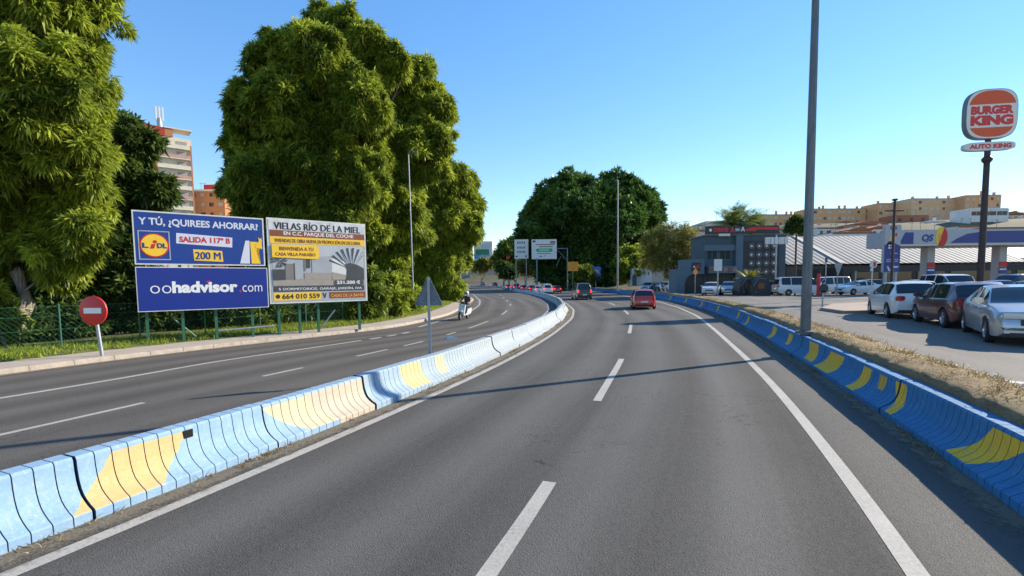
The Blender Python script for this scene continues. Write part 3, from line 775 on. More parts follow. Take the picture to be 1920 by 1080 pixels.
# grass on the bank, dry weeds on the verge and at the barrier feet
def blades(name, pts, n, h, w, leaf, lean=.5, tb=.5, label='', cat='grass'):
    N = len(pts); c = np.repeat(pts, n, 0) + rng.normal(0, .05, (N*n, 3)) * [1, 1, 0]
    hh = h * (.4 + .9 * rng.random((N*n, 1))); d = unit(np.concatenate([rng.normal(0, lean, (N*n, 2)), np.ones((N*n, 1))], 1))
    s = unit(np.cross(d, rng.normal(size=(N*n, 3)))) * w
    m = c + d * hh * .55; tip = c + d * hh + np.concatenate([rng.normal(0, .25, (N*n, 2)), -np.abs(rng.normal(0, .15, (N*n, 1)))], 1) * hh
    V = np.stack([c - s, c + s, m + s * .6, tip, m - s * .6], 1).reshape(-1, 3)
    Fq = (np.arange(N*n)[:, None] * 5 + np.array([0, 1, 2, 4])); F2 = (np.arange(N*n)[:, None] * 5 + np.array([4, 2, 3, 3]))
    Fq = np.concatenate([Fq, np.stack([F2[:, 0], F2[:, 1], F2[:, 2], F2[:, 2]], 1)])
    V2 = V; tri = np.arange(N*n)[:, None] * 5
    me = [tuple(r) for r in np.concatenate([tri + 0, tri + 1, tri + 2, tri + 4], 1)] + [tuple(r) for r in np.concatenate([tri + 4, tri + 2, tri + 3], 1)]
    m_ = bpy.data.meshes.new(name); m_.from_pydata(V2.tolist(), [], me); m_.materials.append(leaf)
    a = m_.attributes.new('tint', 'FLOAT', 'POINT'); a.data.foreach_set('value', np.clip(np.repeat(rng.normal(tb, .2, N*n), 5), 0, 1).astype(np.float32))
    o = bpy.data.objects.new(name, m_); COL.objects.link(o); return tag(o, label, cat, None, 'stuff')
GR = leafmat('grass_blade', (.08, .13, .01), (.38, .45, .05), .4); DRY = leafmat('dry_grass_blade', (.13, .085, .03), (.42, .31, .14), .25)
def along(cv, u0, u1, d0, d1, n, zf):
    u = rng.uniform(u0, u1, n); d = rng.uniform(d0, d1, n); x, y = cv.at(u); tx, ty = cv.tan(u)
    return np.stack([x + ty * d, y - tx * d, zf(d) + hz(y)], -1)
ug = KB.U(9); ug1 = KB.U(62)
pts = along(KB, ug, ug1, -4.2, -PAVW - .02, 5200, lambda d: np.interp(d, [-4.5, -3, -2.2, -1.7], [.25, .23, .18, .13]))
blades('grass', pts, 6, .24, .012, GR, .45, .6, 'bright green grass strip between the pavement and the fence')
pts = along(RB, RB.U(3), RB.U(75), .62, 1.75, 3600, lambda d: np.interp(d, [.5, .85, 1.2, 1.8], [.70, .74, .70, LOT]))
pts = pts[(np.sin(pts[:, 1] * 2.1) + np.sin(pts[:, 1] * .83 + 1) + rng.normal(0, .8, len(pts))) > -.4]
blades('dry_grass', pts, 5, .15, .008, DRY, .8, .5, 'dry straw coloured weeds on the verge behind the right barrier', 'weeds')
pts = along(MED, MED.U(2), MED.U(45), -.02, .10, 1500, lambda d: d * 0 + .0)
pts = pts[(np.sin(pts[:, 1] * 3.3) + np.sin(pts[:, 1] * 1.3) + rng.normal(0, .7, len(pts))) > .75]
blades('weeds', pts, 5, .09, .007, DRY, .9, .45, 'small dry weeds along the foot of the middle barrier', 'weeds')
pts = along(RB, RB.U(3), RB.U(40), -.12, .0, 1200, lambda d: d * 0 + .0)
pts = pts[(np.sin(pts[:, 1] * 2.3) + np.sin(pts[:, 1] * 1.1) + rng.normal(0, .7, len(pts))) > .7]
blades('weeds', pts, 5, .08, .007, DRY, .9, .3, 'dry weeds along the foot of the right barrier', 'weeds')
# ------------------------------------------------------------------ signs and billboards
M_galv = simple('galvanised_steel', (.30, .32, .34), .5, .6, .15, 5)
M_galv2 = simple('dull_grey_metal', (.15, .18, .21), .6, .3, .2, 6)
M_white = simple('white_paint', (.74, .74, .73), .5, var=.06)
M_offw = simple('weathered_white', (.62, .62, .60), .6, var=.12, dirt=(.35, .32, .28))
M_black = simple('black_paint', (.02, .02, .022), .5, var=.1)
M_red = simple('sign_red', (.55, .012, .012), .45, var=.06)
M_blue = simple('poster_royal_blue', (.006, .04, .24), .4, var=.05, scale=2)
M_blue2 = simple('poster_deep_blue', (.004, .022, .22), .35, var=.04, scale=2)
M_yel = simple('poster_yellow', (.85, .52, .03), .5, var=.05)
M_brown = simple('poster_brown', (.22, .06, .022), .5, var=.1)
M_orange = simple('poster_orange', (.72, .33, .06), .5, var=.1)
M_pgrey = simple('poster_pale_grey', (.36, .375, .40), .5, var=.12, scale=1.5)
M_pgrey2 = simple('poster_mid_grey', (.20, .175, .16), .5, var=.12, scale=2)
M_pdark = simple('poster_dark_grey', (.055, .055, .06), .5, var=.2)
M_pbeige = simple('poster_beige', (.33, .28, .235), .5, var=.1)
M_green = simple('fence_green', (.03, .12, .07), .5, .2, .15)
M_glass = NT('dark_window_glass'); M_glass.base((.018, .026, .034)); M_glass.rough(.06); M_glass.b.inputs['Specular IOR Level'].default_value = .45; M_glass = M_glass.m

_tc = {}
def glyphs(s, bold):
    """flat outline of a line of lettering, fitted to a unit box"""
    if (s, bold) not in _tc:
        cu = bpy.data.curves.new('lettering', 'FONT'); cu.body = s; cu.size = 1; cu.offset = bold; cu.resolution_u = 3
        cu.fill_mode = 'BOTH'
        ob = bpy.data.objects.new('lettering', cu); COL.objects.link(ob)
        dg = bpy.context.evaluated_depsgraph_get(); me = bpy.data.meshes.new_from_object(ob.evaluated_get(dg))
        V = np.array([v.co[:2] for v in me.vertices]) if len(me.vertices) else np.zeros((0, 2)); Fc = [list(p.vertices) for p in me.polygons]
        bpy.data.objects.remove(ob); bpy.data.curves.remove(cu); bpy.data.meshes.remove(me)
        lo, hi = V.min(0), V.max(0); _tc[(s, bold)] = ((V - lo) / (hi - lo), Fc, (hi[0] - lo[0]) / (hi[1] - lo[1]))
    return _tc[(s, bold)]
class Face:
    """flat artwork on a board lying in x-z and facing -y; u, v run 0..1 across and up"""
    def __init__(s, mb, w, h, x0=0, z0=0, y=0): s.mb, s.w, s.h, s.x0, s.z0, s.y = mb, w, h, x0, z0, y
    def pt(s, u, v, l): return (s.x0 + u * s.w, s.y - .004 * l, s.z0 + v * s.h)
    def poly(s, pts, mat, l=1): s.mb.add([s.pt(u, v, l) for u, v in pts], [tuple(range(len(pts)))], mat)
    def rect(s, u0, v0, u1, v1, mat, l=1): s.poly([(u0,v0),(u1,v0),(u1,v1),(u0,v1)], mat, l)
    def disc(s, u, v, r, mat, l=1, n=32, ry=None):       # r is a fraction of the width
        k = s.w / s.h if ry is None else ry / r
        s.poly([(u + r * math.cos(2*PI*i/n), v + r * k * math.sin(2*PI*i/n)) for i in range(n)], mat, l)
    def frame(s, u0, v0, u1, v1, t, mat, l=1):
        k = s.w / s.h
        for a in ((u0,v0,u1,v0+t*k),(u0,v1-t*k,u1,v1),(u0,v0+t*k,u0+t,v1-t*k),(u1-t,v0+t*k,u1,v1-t*k)): s.rect(*a, mat, l)
    def text(s, st, u0, v0, u1, v1, mat, l=2, bold=.02, skew=0.0, fit=True):
        fake = 'M' in st and bold > 0
        V, Fc, asp = glyphs(st, 0.0 if fake else bold)
        if not fit:
            w = (v1 - v0) * s.h * asp / s.w; c = (u0 + u1) / 2; u0, u1 = c - w / 2, c + w / 2
        e = bold * (v1 - v0) * s.h / s.w * .9 if fake else 0.0          # heavier strokes from shifted copies
        for q, sh in enumerate((-e, 0.0, e) if fake else (0.0,)):
            s.mb.add([s.pt(u0 + (a + skew * b) * (u1 - u0) + sh, v0 + b * (v1 - v0), l + q * .25) for a, b in V], Fc, mat)

BA = np.array([-13.65, 17.5]); bdir = np.array([.776, .631]); brz = math.atan2(bdir[1], bdir[0])
def board_posts(root, xs, z1, z0=-.1, lean=()):
    for x in xs:
        mb = MB(); mb.box((x - .05, .10, z0), (x + .05, .20, z1), M_green); mb.build('post', root)
    for (xa, za, xb, zb) in lean:
        mb = MB(); mb.tube([(xa, .15, za), (xb, .15, zb)], .03, M_green, 6); mb.build('brace', root)
GZ = .22
root = thing('billboard', 'blue billboard of two stacked boards beside the left road', 'billboard', (BA[0], BA[1], GZ), brz, 'billboards by the left road')
W1, zlo, zmid0, zmid1, zhi = 4.3, 1.37 - GZ, 3.02 - GZ, 3.10 - GZ, 5.06 - GZ
mb = MB(); mb.box((0, -.05, zmid1), (W1, .08, zhi), M_offw); fc = Face(mb, W1 - .1, zhi - zmid1 - .1, .05, zmid1 + .05, -.05)
fc.rect(0, 0, 1, 1, M_blue, 1)
M_ltxt = simple('pale_lilac_lettering', (.60, .62, .70), .5, var=.05)
fc.text('Y TÚ, ¿QUIREES AHORRAR?', .03, .72, .96, .93, M_ltxt, 2, .03)
fc.frame(.02, .07, .245, .64, .008, M_pgrey, 2)
fc.disc(.132, .355, .105, M_red, 3); fc.disc(.132, .355, .095, M_yel, 4)
fc.text('L', .045, .30, .09, .40, M_blue, 5, .05); fc.text('DL', .15, .30, .222, .40, M_blue, 5, .05)
fc.poly([(.10, .29), (.128, .29), (.142, .38), (.114, .38)], M_red, 5); fc.disc(.137, .425, .015, M_red, 5, 12)
fc.poly([(.29, .41), (.73, .36), (.735, .57), (.295, .62)], M_ltxt, 2)
fc.text('SALIDA 117º B', .315, .435, .715, .555, M_red, 3, .035)
fc.poly([(.42, .07), (.65, .05), (.645, .28), (.415, .30)], M_yel, 2)
fc.text('200 M', .43, .095, .63, .25, M_blue, 3, .04)
fc.poly([(.79, .02), (.875, .02), (.88, .52), (.845, .52)], M_ltxt, 2)
fc.poly([(.89, .02), (.97, .02), (.925, .34), (.955, .42), (.935, .44), (.985, .60), (.99, .34), (.975, .36), (.945, .30)][::1], M_yel, 2)
fc.poly([(.89, .02), (.965, .02), (.93, .36), (.955, .43), (.94, .50), (.885, .50)], M_yel, 3)
fc.poly([(.93, .36), (.985, .36), (.985, .40), (.99, .55), (.955, .60), (.965, .52), (.93, .46)], M_yel, 4)
mb.build('upper_board', root)
mb = MB(); mb.box((0.0, -.05, zlo), (W1 + .06, .08, zmid0), M_offw); fc = Face(mb, W1, zmid0 - zlo - .06, .03, zlo + .03, -.05)
fc.rect(0, 0, 1, 1, M_blue2, 1)
fc.text('oo', .085, .40, .235, .585, M_white, 2, -.012)
fc.text('hadvisor', .24, .40, .745, .68, M_white, 2, .045)
fc.disc(.765, .415, .010, M_red, 3, 14)
fc.text('com', .785, .40, .955, .565, M_white, 2, -.006)
fc.poly([(.492, .66), (.512, .70), (.53, .675), (.522, .655), (.505, .64)], M_red, 3)
mb.build('lower_board', root)
mb = MB()
for x in np.arange(.3, 4.2, .65): mb.box((x, .0, zmid0), (x + .04, .06, zmid1), M_orange)
mb.build('spacer_rail', root)
board_posts(root, (.25, 1.35, 2.45, 3.75), zhi - .3)
mb = MB(); mb.tube([(1.0, .15, .9), (1.75, .15, .1)], .03, M_green, 6); mb.build('brace', root)
mb = MB(); mb.tube([(2.5, .12, .28), (4.6, .12, .34)], .035, M_galv, 6); mb.build('lower_rail', root)

B2 = BA + bdir * 4.42
W2, H2, z2 = 4.25, 3.62, 1.50 - GZ
root = thing('billboard', 'white house advert billboard with grey house picture beside the left road', 'billboard', (B2[0], B2[1], GZ), brz, 'billboards by the left road')
mb = MB(); mb.box((0, -.05, z2), (W2, .08, z2 + H2), M_offw); fc = Face(mb, W2 - .12, H2 - .12, .06, z2 + .06, -.05)
fc.rect(0, 0, 1, 1, M_pgrey, 1)
fc.rect(0, .875, 1, 1, simple('crumpled_white_poster', (.56, .555, .56), .5, var=.28, scale=2.2), 2)
fc.text('VIELAS RÍO DE LA MIEL', .05, .885, .95, .99, M_black, 3, .04)
fc.rect(.01, .80, 1, .872, M_brown, 2); fc.text('EN C.C. PARQUE DEL COCHE', .14, .81, .87, .862, M_white, 3, .02)
fc.rect(.01, .715, 1, .797, M_yel, 2); fc.text('VIVIENDAS DE OBRA NUEVA EN PROMOCIÓN EN EXCLUSIVA', .05, .728, .95, .785, M_brown, 3, .03)
fc.rect(.02, .20, .98, .71, M_pgrey, 2)
fc.poly([(.02, .62), (.98, .40), (.98, .71), (.02, .71)], simple('poster_pale_sky', (.44, .46, .49), .5, var=.08, scale=1), 3)
fc.poly([(.02, .20), (.98, .20), (.98, .27), (.35, .29), (.02, .26)], M_pbeige, 4)
fc.rect(.02, .27, .14, .40, M_pdark, 5); fc.rect(.145, .28, .23, .47, M_pgrey2, 5); fc.rect(.225, .27, .235, .48, M_pdark, 6)
fc.rect(.33, .38, .345, .60, M_pgrey2, 5); fc.rect(.35, .42, .39, .60, M_pdark, 5)
fc.poly([(.41, .36), (.62, .36), (.62, .58), (.41, .55)], M_pgrey, 5)
fc.rect(.33, .28, .62, .36, M_pbeige, 5); fc.poly([(.62, .30), (.78, .30), (.78, .50), (.62, .55)], M_offw, 5)
fc.poly([(.62, .27), (.78, .27), (.78, .33), (.62, .37)], M_pbeige, 6)
for k in range(9):
    a = math.radians(155 - k * 14); c0 = (.84, .40); q = (c0[0] + .27 * math.cos(a), c0[1] + .29 * math.sin(a)); nrm = (-math.sin(a) * .012, math.cos(a) * .012)
    fc.poly([(c0[0] + .03*math.cos(a), c0[1] + .03*math.sin(a)), (min(.975, q[0] - nrm[0]), min(.70, q[1] - nrm[1])), (min(.98, q[0] + nrm[0]), min(.705, q[1] + nrm[1]))], M_pdark, 6 + k % 2)
fc.poly([(.77, .27), (.98, .27), (.98, .42), (.90, .47), (.82, .49), (.76, .47), (.79, .40)], M_pdark, 8)
for k in range(14):
    a = rng.uniform(0, 2*PI); c0 = (.08, .50); fc.poly([c0, (c0[0] + .085*math.cos(a), c0[1] + .08*math.sin(a)), (c0[0] + .085*math.cos(a+.25), c0[1] + .075*math.sin(a+.25))], M_pdark, 6)
fc.poly([(.02, .545), (.47, .53), (.49, .56), (.485, .68), (.46, .705), (.02, .70)], M_yel, 9)
fc.text('BIENVENIDA A TU', .09, .63, .43, .675, M_brown, 10, .03); fc.text('CASA VILLA PARAÍSO', .05, .565, .45, .615, M_brown, 10, .03)
fc.rect(.65, .205, .97, .27, M_pdark, 9); fc.text('231.200 €', .665, .215, .93, .26, M_white, 10, .035)
fc.rect(.02, .125, .98, .195, M_pdark, 2); fc.text('5 DORMITORIOS, GARAJE, JARDÍN, IVA', .07, .135, .95, .182, M_white, 3, .035)
fc.rect(.02, .02, .49, .115, M_yel, 2); fc.text('664 010 559', .10, .035, .48, .10, M_black, 3, .03); fc.disc(.06, .07, .022, M_black, 3, 14)
fc.text('V', .51, .035, .555, .105, M_black, 3, .03); fc.rect(.58, .03, .99, .11, M_brown, 2); fc.text('CASAS DE LA BAHÍA', .60, .045, .97, .095, M_orange, 3, .02)
mb.build('board', root)
board_posts(root, (.35, 1.2, 2.0, 3.9), z2 + H2 - .4)
mb = MB(); mb.tube([(2.75, .15, .9), (2.1, .15, .1)], .03, M_galv, 6); mb.build('brace', root)

# wire fence along the bank
fp = KB.off(-3.0)
root = thing('wire_fence', 'low green wire mesh fence on green posts along the grassy bank', 'fence', (0, 0, 0))
uf = np.arange(fp.U(12.0), fp.U(44), 2.3)
for u in uf:
    x, y = fp.at(u); mb = MB(); mb.tube([(x, y, .1), (x, y, 1.75)], .028, M_green, 6); mb.build('post', root)
mb = MB()
def wire(p, q, r):
    p = Vector(p); q = Vector(q); d = (q - p).normalized(); a = Vector((d.y, -d.x, 0)); a = a.normalized() * r if a.length > 1e-4 else Vector((r, 0, 0)); b = Vector((0, 0, r))
    mb.add([p + a, p - a * .5 + b, p - a * .5 - b, q + a, q - a * .5 + b, q - a * .5 - b], [(0,1,4,3),(1,2,5,4),(2,0,3,5)], M_green)
for z in (.35, .9, 1.35, 1.68):
    us = np.arange(uf[0], uf[-1], 1.0)
    for a, b in zip(us[:-1], us[1:]):
        p, q = fp.at(a), fp.at(b); wire((*p, z), (*q, z), .008)
for u in np.arange(uf[0], uf[-1] - 1.5, .16):
    for du in (1.45, -1.45):
        if u + du < uf[0]: continue
        p, q = fp.at(u), fp.at(u + du); wire((*p, .28), (*q, 1.70), .0028)
mb.build('mesh_panel', root)

# round no entry sign
p = G(188, 667, .15)
root = thing('traffic_sign', 'round red no entry sign with a white bar on a grey post', 'road sign', (p[0], p[1], .15), math.radians(-4))
mb = MB(); mb.tube([(0.04, .03, -.1), (-.12, .03, 1.62)], .05, M_galv, 12); mb.build('post', root, smooth=40)
M = Matrix.Translation((-.10, -.03, 1.42)) @ Matrix.Rotation(PI/2, 4, 'X')
mb = MB(); mb.lathe([(0, .02), (.44, .02), (.455, .012), (.455, -.03), (.43, -.035), (.43, -.012), (0, -.012)], M_red, 40, M); mb.build('disc', root, smooth=40)
mb = MB(); mb.box((-.10 - .29, -.056, 1.42 - .085), (-.10 + .29, -.052, 1.42 + .085), M_white); mb.build('white_bar', root)
mb = MB(); mb.tube([(-.06, .02, .95), (-.55, .55, 1.5)], .018, M_green, 6); mb.build('stay', root)

# triangular sign seen from behind on the middle barrier
d = 11.75; p = P(808, 668, d)
root = thing('traffic_sign', 'grey back of a triangular warning sign rising behind the middle barrier', 'road sign', (p[0] - .02, d, 0), math.radians(6))
h0 = P(808, 573, d)[2]; hs = P(808, 516, d)[2]
mb = MB(); mb.box((-.034, -.02, -.02), (.034, .02, hs - .04), M_galv); mb.build('post', root)
def rounded_tri(w, z0, z1, r=.035):
    c = [(-w/2, z0), (w/2, z0), (0, z1)]; out = []
    for i in range(3):
        a = np.array(c[i]); q = np.array(c[i-1]) - a; s = np.array(c[(i+1) % 3]) - a; q /= np.linalg.norm(q); s /= np.linalg.norm(s)
        for t in (0, .25, .5, .75, 1): out.append(tuple(a + q * r * 1.7 * (1-t)**2 + s * r * 1.7 * t**2))
    return out
mb = MB(); mb.prism(rounded_tri(.70, h0, hs), .024, .045, M_galv2); 
tri = rounded_tri(.70, h0, hs); tin = [(x * .93, h0 + .02 + (z - h0) * .93) for x, z in tri]; n_ = len(tri)
mb.add([(x, .024, z) for x, z in tri] + [(x, .0, z) for x, z in tri] + [(x, .0, z) for x, z in tin] + [(x, .022, z) for x, z in tin],
       sum([[(k, (k+1) % n_, n_ + (k+1) % n_, n_ + k), (n_ + k, n_ + (k+1) % n_, 2*n_ + (k+1) % n_, 2*n_ + k), (2*n_ + k, 2*n_ + (k+1) % n_, 3*n_ + (k+1) % n_, 3*n_ + k)] for k in range(n_)], []), M_galv2)
for sx in (-.12, .12): mb.lathe([(0, .03), (.014, .03), (.014, 0)], M_black, 10, Matrix.Translation((sx, .024, h0 + .13)) @ Matrix.Rotation(PI/2, 4, 'X'))
mb.build('plate', root)
# small bent plate and debris on the barrier top
p = P(852, 652, 12.6)
root = thing('metal_plate', 'small bent bluish metal plate lying on the middle barrier', 'metal plate', (p[0] - .1, 12.7, .79), .5)
mb = MB(); mb.prism([(-.2, 0), (.2, .02), (.18, .05), (.05, .09), (-.12, .06)], -.06, .06, simple('bent_blue_metal', (.22, .33, .42), .5, .3)); mb.build('sheet', root)

# ------------------------------------------------------------------ poles
def lamp_pole(label, base, h, r0, r1, mat, lean=(0, 0), arm=None, name='lamp_post', group=None, n=14):
    root = thing(name, label, 'lamp post', base, 0, group)
    mb = MB(); k = 8; mb.tube([(lean[0]*f*h, lean[1]*f*h, f * h - .1) for f in np.linspace(0, 1, k)], np.linspace(r0, r1, k), mat, n)
    mb.lathe([(r0*1.9, -.05), (r0*1.9, .03), (r0*1.15, .05)], mat, n)
    mb.build('pole', root, smooth=40)
    if arm:
        a = Vector(arm); t = Vector((lean[0]*h, lean[1]*h, h - .15))
        mb = MB(); mb.tube([t, t + a * .5 + Vector((0, 0, .25)), t + a], [r1, r1 * .8, r1 * .7], mat, 8); mb.build('arm', root, smooth=True)
        mb = MB(); e = t + a; mb.bbox((-.24, -.09, -.04), (.24, .09, .04), M_galv2, .04, Matrix.Translation(e) @ Matrix.Rotation(math.atan2(a.y, a.x), 4, 'Z')); mb.build('lamp_head', root)
    return root
# big post on the verge: octagonal, tapering, runs out of the picture at the top
t = NT('stained_pole_steel'); mp = t.node('ShaderNodeMapping'); mp.inputs['Scale'].default_value = (1, 1, .25); t.link(t.coord(), mp.inputs['Vector'])
nn = t.noise(5, 6, .7, mp.outputs[0]); nb = t.noise(2.5, 5, .8)
t.base(t.mix(t.ramp(nb, [(.62, 0.0), (.74, .5)]), t.ramp(nn, [(.3, (.085, .095, .105)), (.7, (.17, .18, .19))]), (.08, .07, .065))); t.rough(.5); t.b.inputs['Metallic'].default_value = .35
M_pole = t.m
g = G(1510, 621, .72)
lamp_pole('tall tapered grey steel lamp post on the dry verge, running out of view', (g[0], g[1], .70), 15, .145, .07, M_pole, n=8, arm=(-2.2, -.6, .3))
g = G(776, 586, .2); lamp_pole('thin street lamp on the left bank before the trees', (g[0], g[1], .2), P(765, 285, g[1])[2] - .2, .065, .035, M_galv, lean=(-.008, 0), arm=(.5, -.2, .06))
g2 = np.array([P(1158, 541, 86)[0], 86.]); lamp_pole('distant thin lamp post in front of the round dark tree', (g2[0], g2[1], .6), P(1158, 338, 86)[2] - .6, .17, .09, M_galv, arm=(-.5, 0, .1))

# ------------------------------------------------------------------ burger sign
M_bun = simple('burger_orange', (.66, .085, .012), .4, var=.05); M_bred = simple('burger_red', (.62, .03, .02), .4, var=.05)
M_cream = simple('sign_cream', (.70, .66, .60), .45, var=.06); M_rust = simple('dark_rusty_steel', (.055, .035, .035), .6, .3, .3, 3)
bd = 40.0; base = P(1836, 560, bd); top = P(1853, 262, bd)
root = thing('pole_sign', 'tall burger restaurant pole sign with an orange and red round logo', 'pole sign', (base[0], bd, LOT), 0)
hz_ = lambda py: P(1856, py, bd)[2] - LOT
mb = MB(); hb = hz_(255); mb.tube([(0, 0, -.1), (0, 0, hb * .4), (0, 0, hb)], [.25, .23, .20], M_rust, 12)
mb.lathe([(.2, hz_(306)), (.36, hz_(301)), (.36, hz_(297)), (.2, hz_(293))], M_rust, 12); mb.build('pole', root, smooth=40)
def superpts(w, h, zc, e=2.6, n=48):
    return [(w/2 * math.copysign(abs(math.cos(2*PI*i/n)) ** (2/e), math.cos(2*PI*i/n)), zc + h/2 * math.copysign(abs(math.sin(2*PI*i/n)) ** (2/e), math.sin(2*PI*i/n))) for i in range(n)]
sw, shh, zc = 3.75, 3.95, (hz_(170) + hz_(260)) / 2
Rl = Matrix.Rotation(math.radians(-8), 4, 'Z')
mb = MB(); mb.prism(superpts(sw, shh, zc, 3.4), -.22, .22, M_galv2, Rl); o = mb.build('sign_case', root)
mb = MB(); mb.prism(superpts(sw * .97, shh * .97, zc, 3.4), -.25, -.224, M_cream, Rl)
def clipbun(zlo, zhi, w, h):
    pts = [(x, z) for x, z in superpts(w, h, zc, 2.6, 96) if zlo <= z <= zhi]
    return pts
up_ = clipbun(zc + .72, 99, sw * .93, shh * .93); lo_ = clipbun(-99, zc - .98, sw * .92, shh * .92)
mb.prism(up_, -.262, -.252, M_bun, Rl); mb.prism(lo_[::1], -.262, -.252, M_bun, Rl)
class RotFace(Face):
    def pt(s, u, v, l): return tuple(Rl @ Vector(Face.pt(s, u, v, l)))
fc = RotFace(mb, sw, shh, -sw/2, zc - shh/2, -.252)
fc.text('BURGER', .09, .49, .91, .665, M_bred, 2, .07); fc.text('KING', .09, .27, .91, .475, M_bred, 2, .07)
mb.build('sign_face', root)
zc2 = hz_(275); mb = MB(); mb.prism(superpts(3.7, .68, zc2, 4), -.2, .2, M_offw, Rl); fc = RotFace(mb, 3.7, .68, -1.85, zc2 - .34, -.2)
fc.text('AUTO KING', .10, .22, .92, .78, M_bred, 2, .06); mb.build('drive_in_plate', root)
# ------------------------------------------------------------------ buildings
def gz(x, y): return float(terrain(x, y))
def px_box(x0, y0, x1, y1, d):
    a = P(x0, y1, d); b = P(x1, y0, d); return a[0], b[0], a[2], b[2]
M_terra = simple('terracotta_wall', (.34, .13, .075), .85, var=.12, scale=.6)
M_ochre = simple('ochre_wall', (.66, .36, .17), .85, var=.10, scale=.4)
M_ochre2 = simple('pale_ochre_wall', (.70, .42, .22), .85, var=.10, scale=.4)
M_cream_w = simple('cream_wall', (.62, .55, .44), .85, var=.08, scale=.5)
M_whitew = simple('white_wall', (.66, .65, .62), .85, var=.10, scale=.5, dirt=(.42, .38, .34))
M_pinkw = simple('rose_wall', (.46, .27, .21), .85, var=.12, scale=.5)
M_roof = simple('roof_tile', (.30, .13, .07), .9, var=.25, scale=3)
M_brick = simple('orange_brick', (.40, .17, .075), .9, var=.15, scale=3)
M_shut = simple('grey_shutter', (.30, .29, .27), .6, var=.15, scale=2)
M_win = simple('pale_window', (.42, .46, .50), .3, var=.2, scale=.8)
def window(root, x, z, w, h, y, glass=None, frame=None, M=None):
    mb = MB(); t = .08; f = frame or M_whitew
    for lo, hi in (((x-w/2-t, y-.07, z-t), (x+w/2+t, y, z)), ((x-w/2-t, y-.05, z+h), (x+w/2+t, y, z+h+t)),
                   ((x-w/2-t, y-.05, z), (x-w/2, y, z+h)), ((x+w/2, y-.05, z), (x+w/2+t, y, z+h)), ((x-.03, y-.04, z), (x+.03, y-.012, z+h))):
        mb.box(lo, hi, f)
    mb.box((x-w/2, y-.02, z), (x+w/2, y-.004, z+h), glass or M_glass)
    return mb.build('window', root)
def block(name, label, cat, px, d, depth, wall, cols, rows, roof=None, rz=0.0, ww=1.2, wh=1.3, chim=2, glass=None, gable=False, group=None, top_gap=1.0, pitch=None):
    x0, x1, z0, z1 = px_box(*px, d)
    w = x1 - x0; gzz = min(gz(x0, d), gz(x1, d), z0) - 1.0; h = z1 - gzz
    root = thing(name, label, cat, ((x0 + x1) / 2, d, gzz), rz, group)
    mb = MB(); mb.box((-w/2, 0, 0), (w/2, depth, h), wall); mb.box((-w/2-.12, -.12, h-.35), (w/2+.12, -.002, h+.02), roof or wall); mb.build('wall', root)
    if gable:
        mb = MB(); mb.prism([(-w/2-.3, 0), (w/2+.3, 0), (w/2+.3, .25), (0, 1.5), (-w/2-.3, .25)], -.4, depth+.4, roof or M_roof, Matrix.Translation((0, 0, h+.02))); mb.build('roof', root)
    else:
        mb = MB(); mb.box((-w/2+.2, .2, h+.002), (w/2-.2, depth, h+.3), roof or M_roof); mb.build('roof', root)
    vis = z1 - z0; ph = pitch or vis / max(rows, 1)
    for r in range(rows):
        for c in range(cols):
            if rng.random() < .08: continue
            x = -w/2 + (c + .5) * w / cols + rng.uniform(-.1, .1); z = h - top_gap - wh - r * ph
            window(root, x, z, ww * rng.choice([1, 1, 1.3]), wh, 0, glass if rng.random() < .7 else M_glass, wall)
    for k in range(chim):
        x = rng.uniform(-.45, .45) * w; ch = h + rng.uniform(1.2, 2.2); mb = MB(); mb.box((x-.4, 1.5, h), (x+.4, 2.3, ch), wall); mb.box((x-.5, 1.4, ch-.02), (x+.5, 2.4, ch+.18), M_roof); mb.build('chimney', root)
    if d > 130:
        for k in range(2):
            x = rng.uniform(-.45, .45) * w; mb = MB(); mb.tube([(x, 3, h), (x, 3, h + 3.2)], .06, M_galv2, 5); mb.tube([(x - .7, 3, h + 2.9), (x + .7, 3, h + 2.9)], .05, M_galv2, 5); mb.build('aerial', root)
    return root
HG = 'ochre flats along the hill top'
block('apartment_building', 'long ochre flats at the left end of the hill top row', 'flats', (1420,402,1517,436), 262, 12, M_ochre, 10, 2, rz=.05, chim=4, glass=M_win, group=HG, pitch=3.2)
block('apartment_building', 'ochre flats with red roof between the lamp post and the tall block', 'flats', (1512,391,1626,440), 256, 12, M_ochre, 12, 3, rz=.05, chim=5, glass=M_win, group=HG, pitch=3.2)
block('apartment_building', 'tall ochre flats with pale windows in the middle of the hill top', 'flats', (1644,381,1712,430), 250, 12, M_ochre, 6, 3, rz=.03, chim=1, glass=M_win, group=HG, pitch=3.2)
block('apartment_building', 'tallest ochre flats under the sky behind the filling station', 'flats', (1704,372,1812,430), 243, 12, M_ochre2, 9, 3, rz=.06, chim=3, glass=M_win, group=HG, pitch=3.2)
block('apartment_building', 'ochre flats at the right end of the hill top next to the sign pole', 'flats', (1808,366,1876,430), 238, 12, M_ochre, 6, 3, rz=-.05, chim=2, glass=M_win, group=HG, pitch=3.2)
HH = 'low houses on the hillside'
block('house', 'terracotta house with a rounded look below the ochre flats', 'house', (1674,404,1742,450), 215, 9, M_terra, 3, 1, M_terra, chim=0, group=HH)
block('house', 'white house with an arched porch below the tallest flats', 'house', (1742,414,1812,452), 205, 9, M_whitew, 4, 1, M_whitew, chim=1, group=HH)
block('house', 'white modern house with dark balcony bands right of the hillside', 'house', (1816,391,1892,450), 195, 9, M_whitew, 3, 2, M_whitew, ww=4.2, wh=1.6, chim=0, glass=simple('brown_balcony', (.13, .07, .06), .6), group=HH, pitch=4.2)
block('house', 'rose coloured house with white awnings above the corrugated roof', 'house', (1600,420,1664,460), 190, 9, M_pinkw, 4, 2, M_roof, chim=1, group=HH, gable=True)
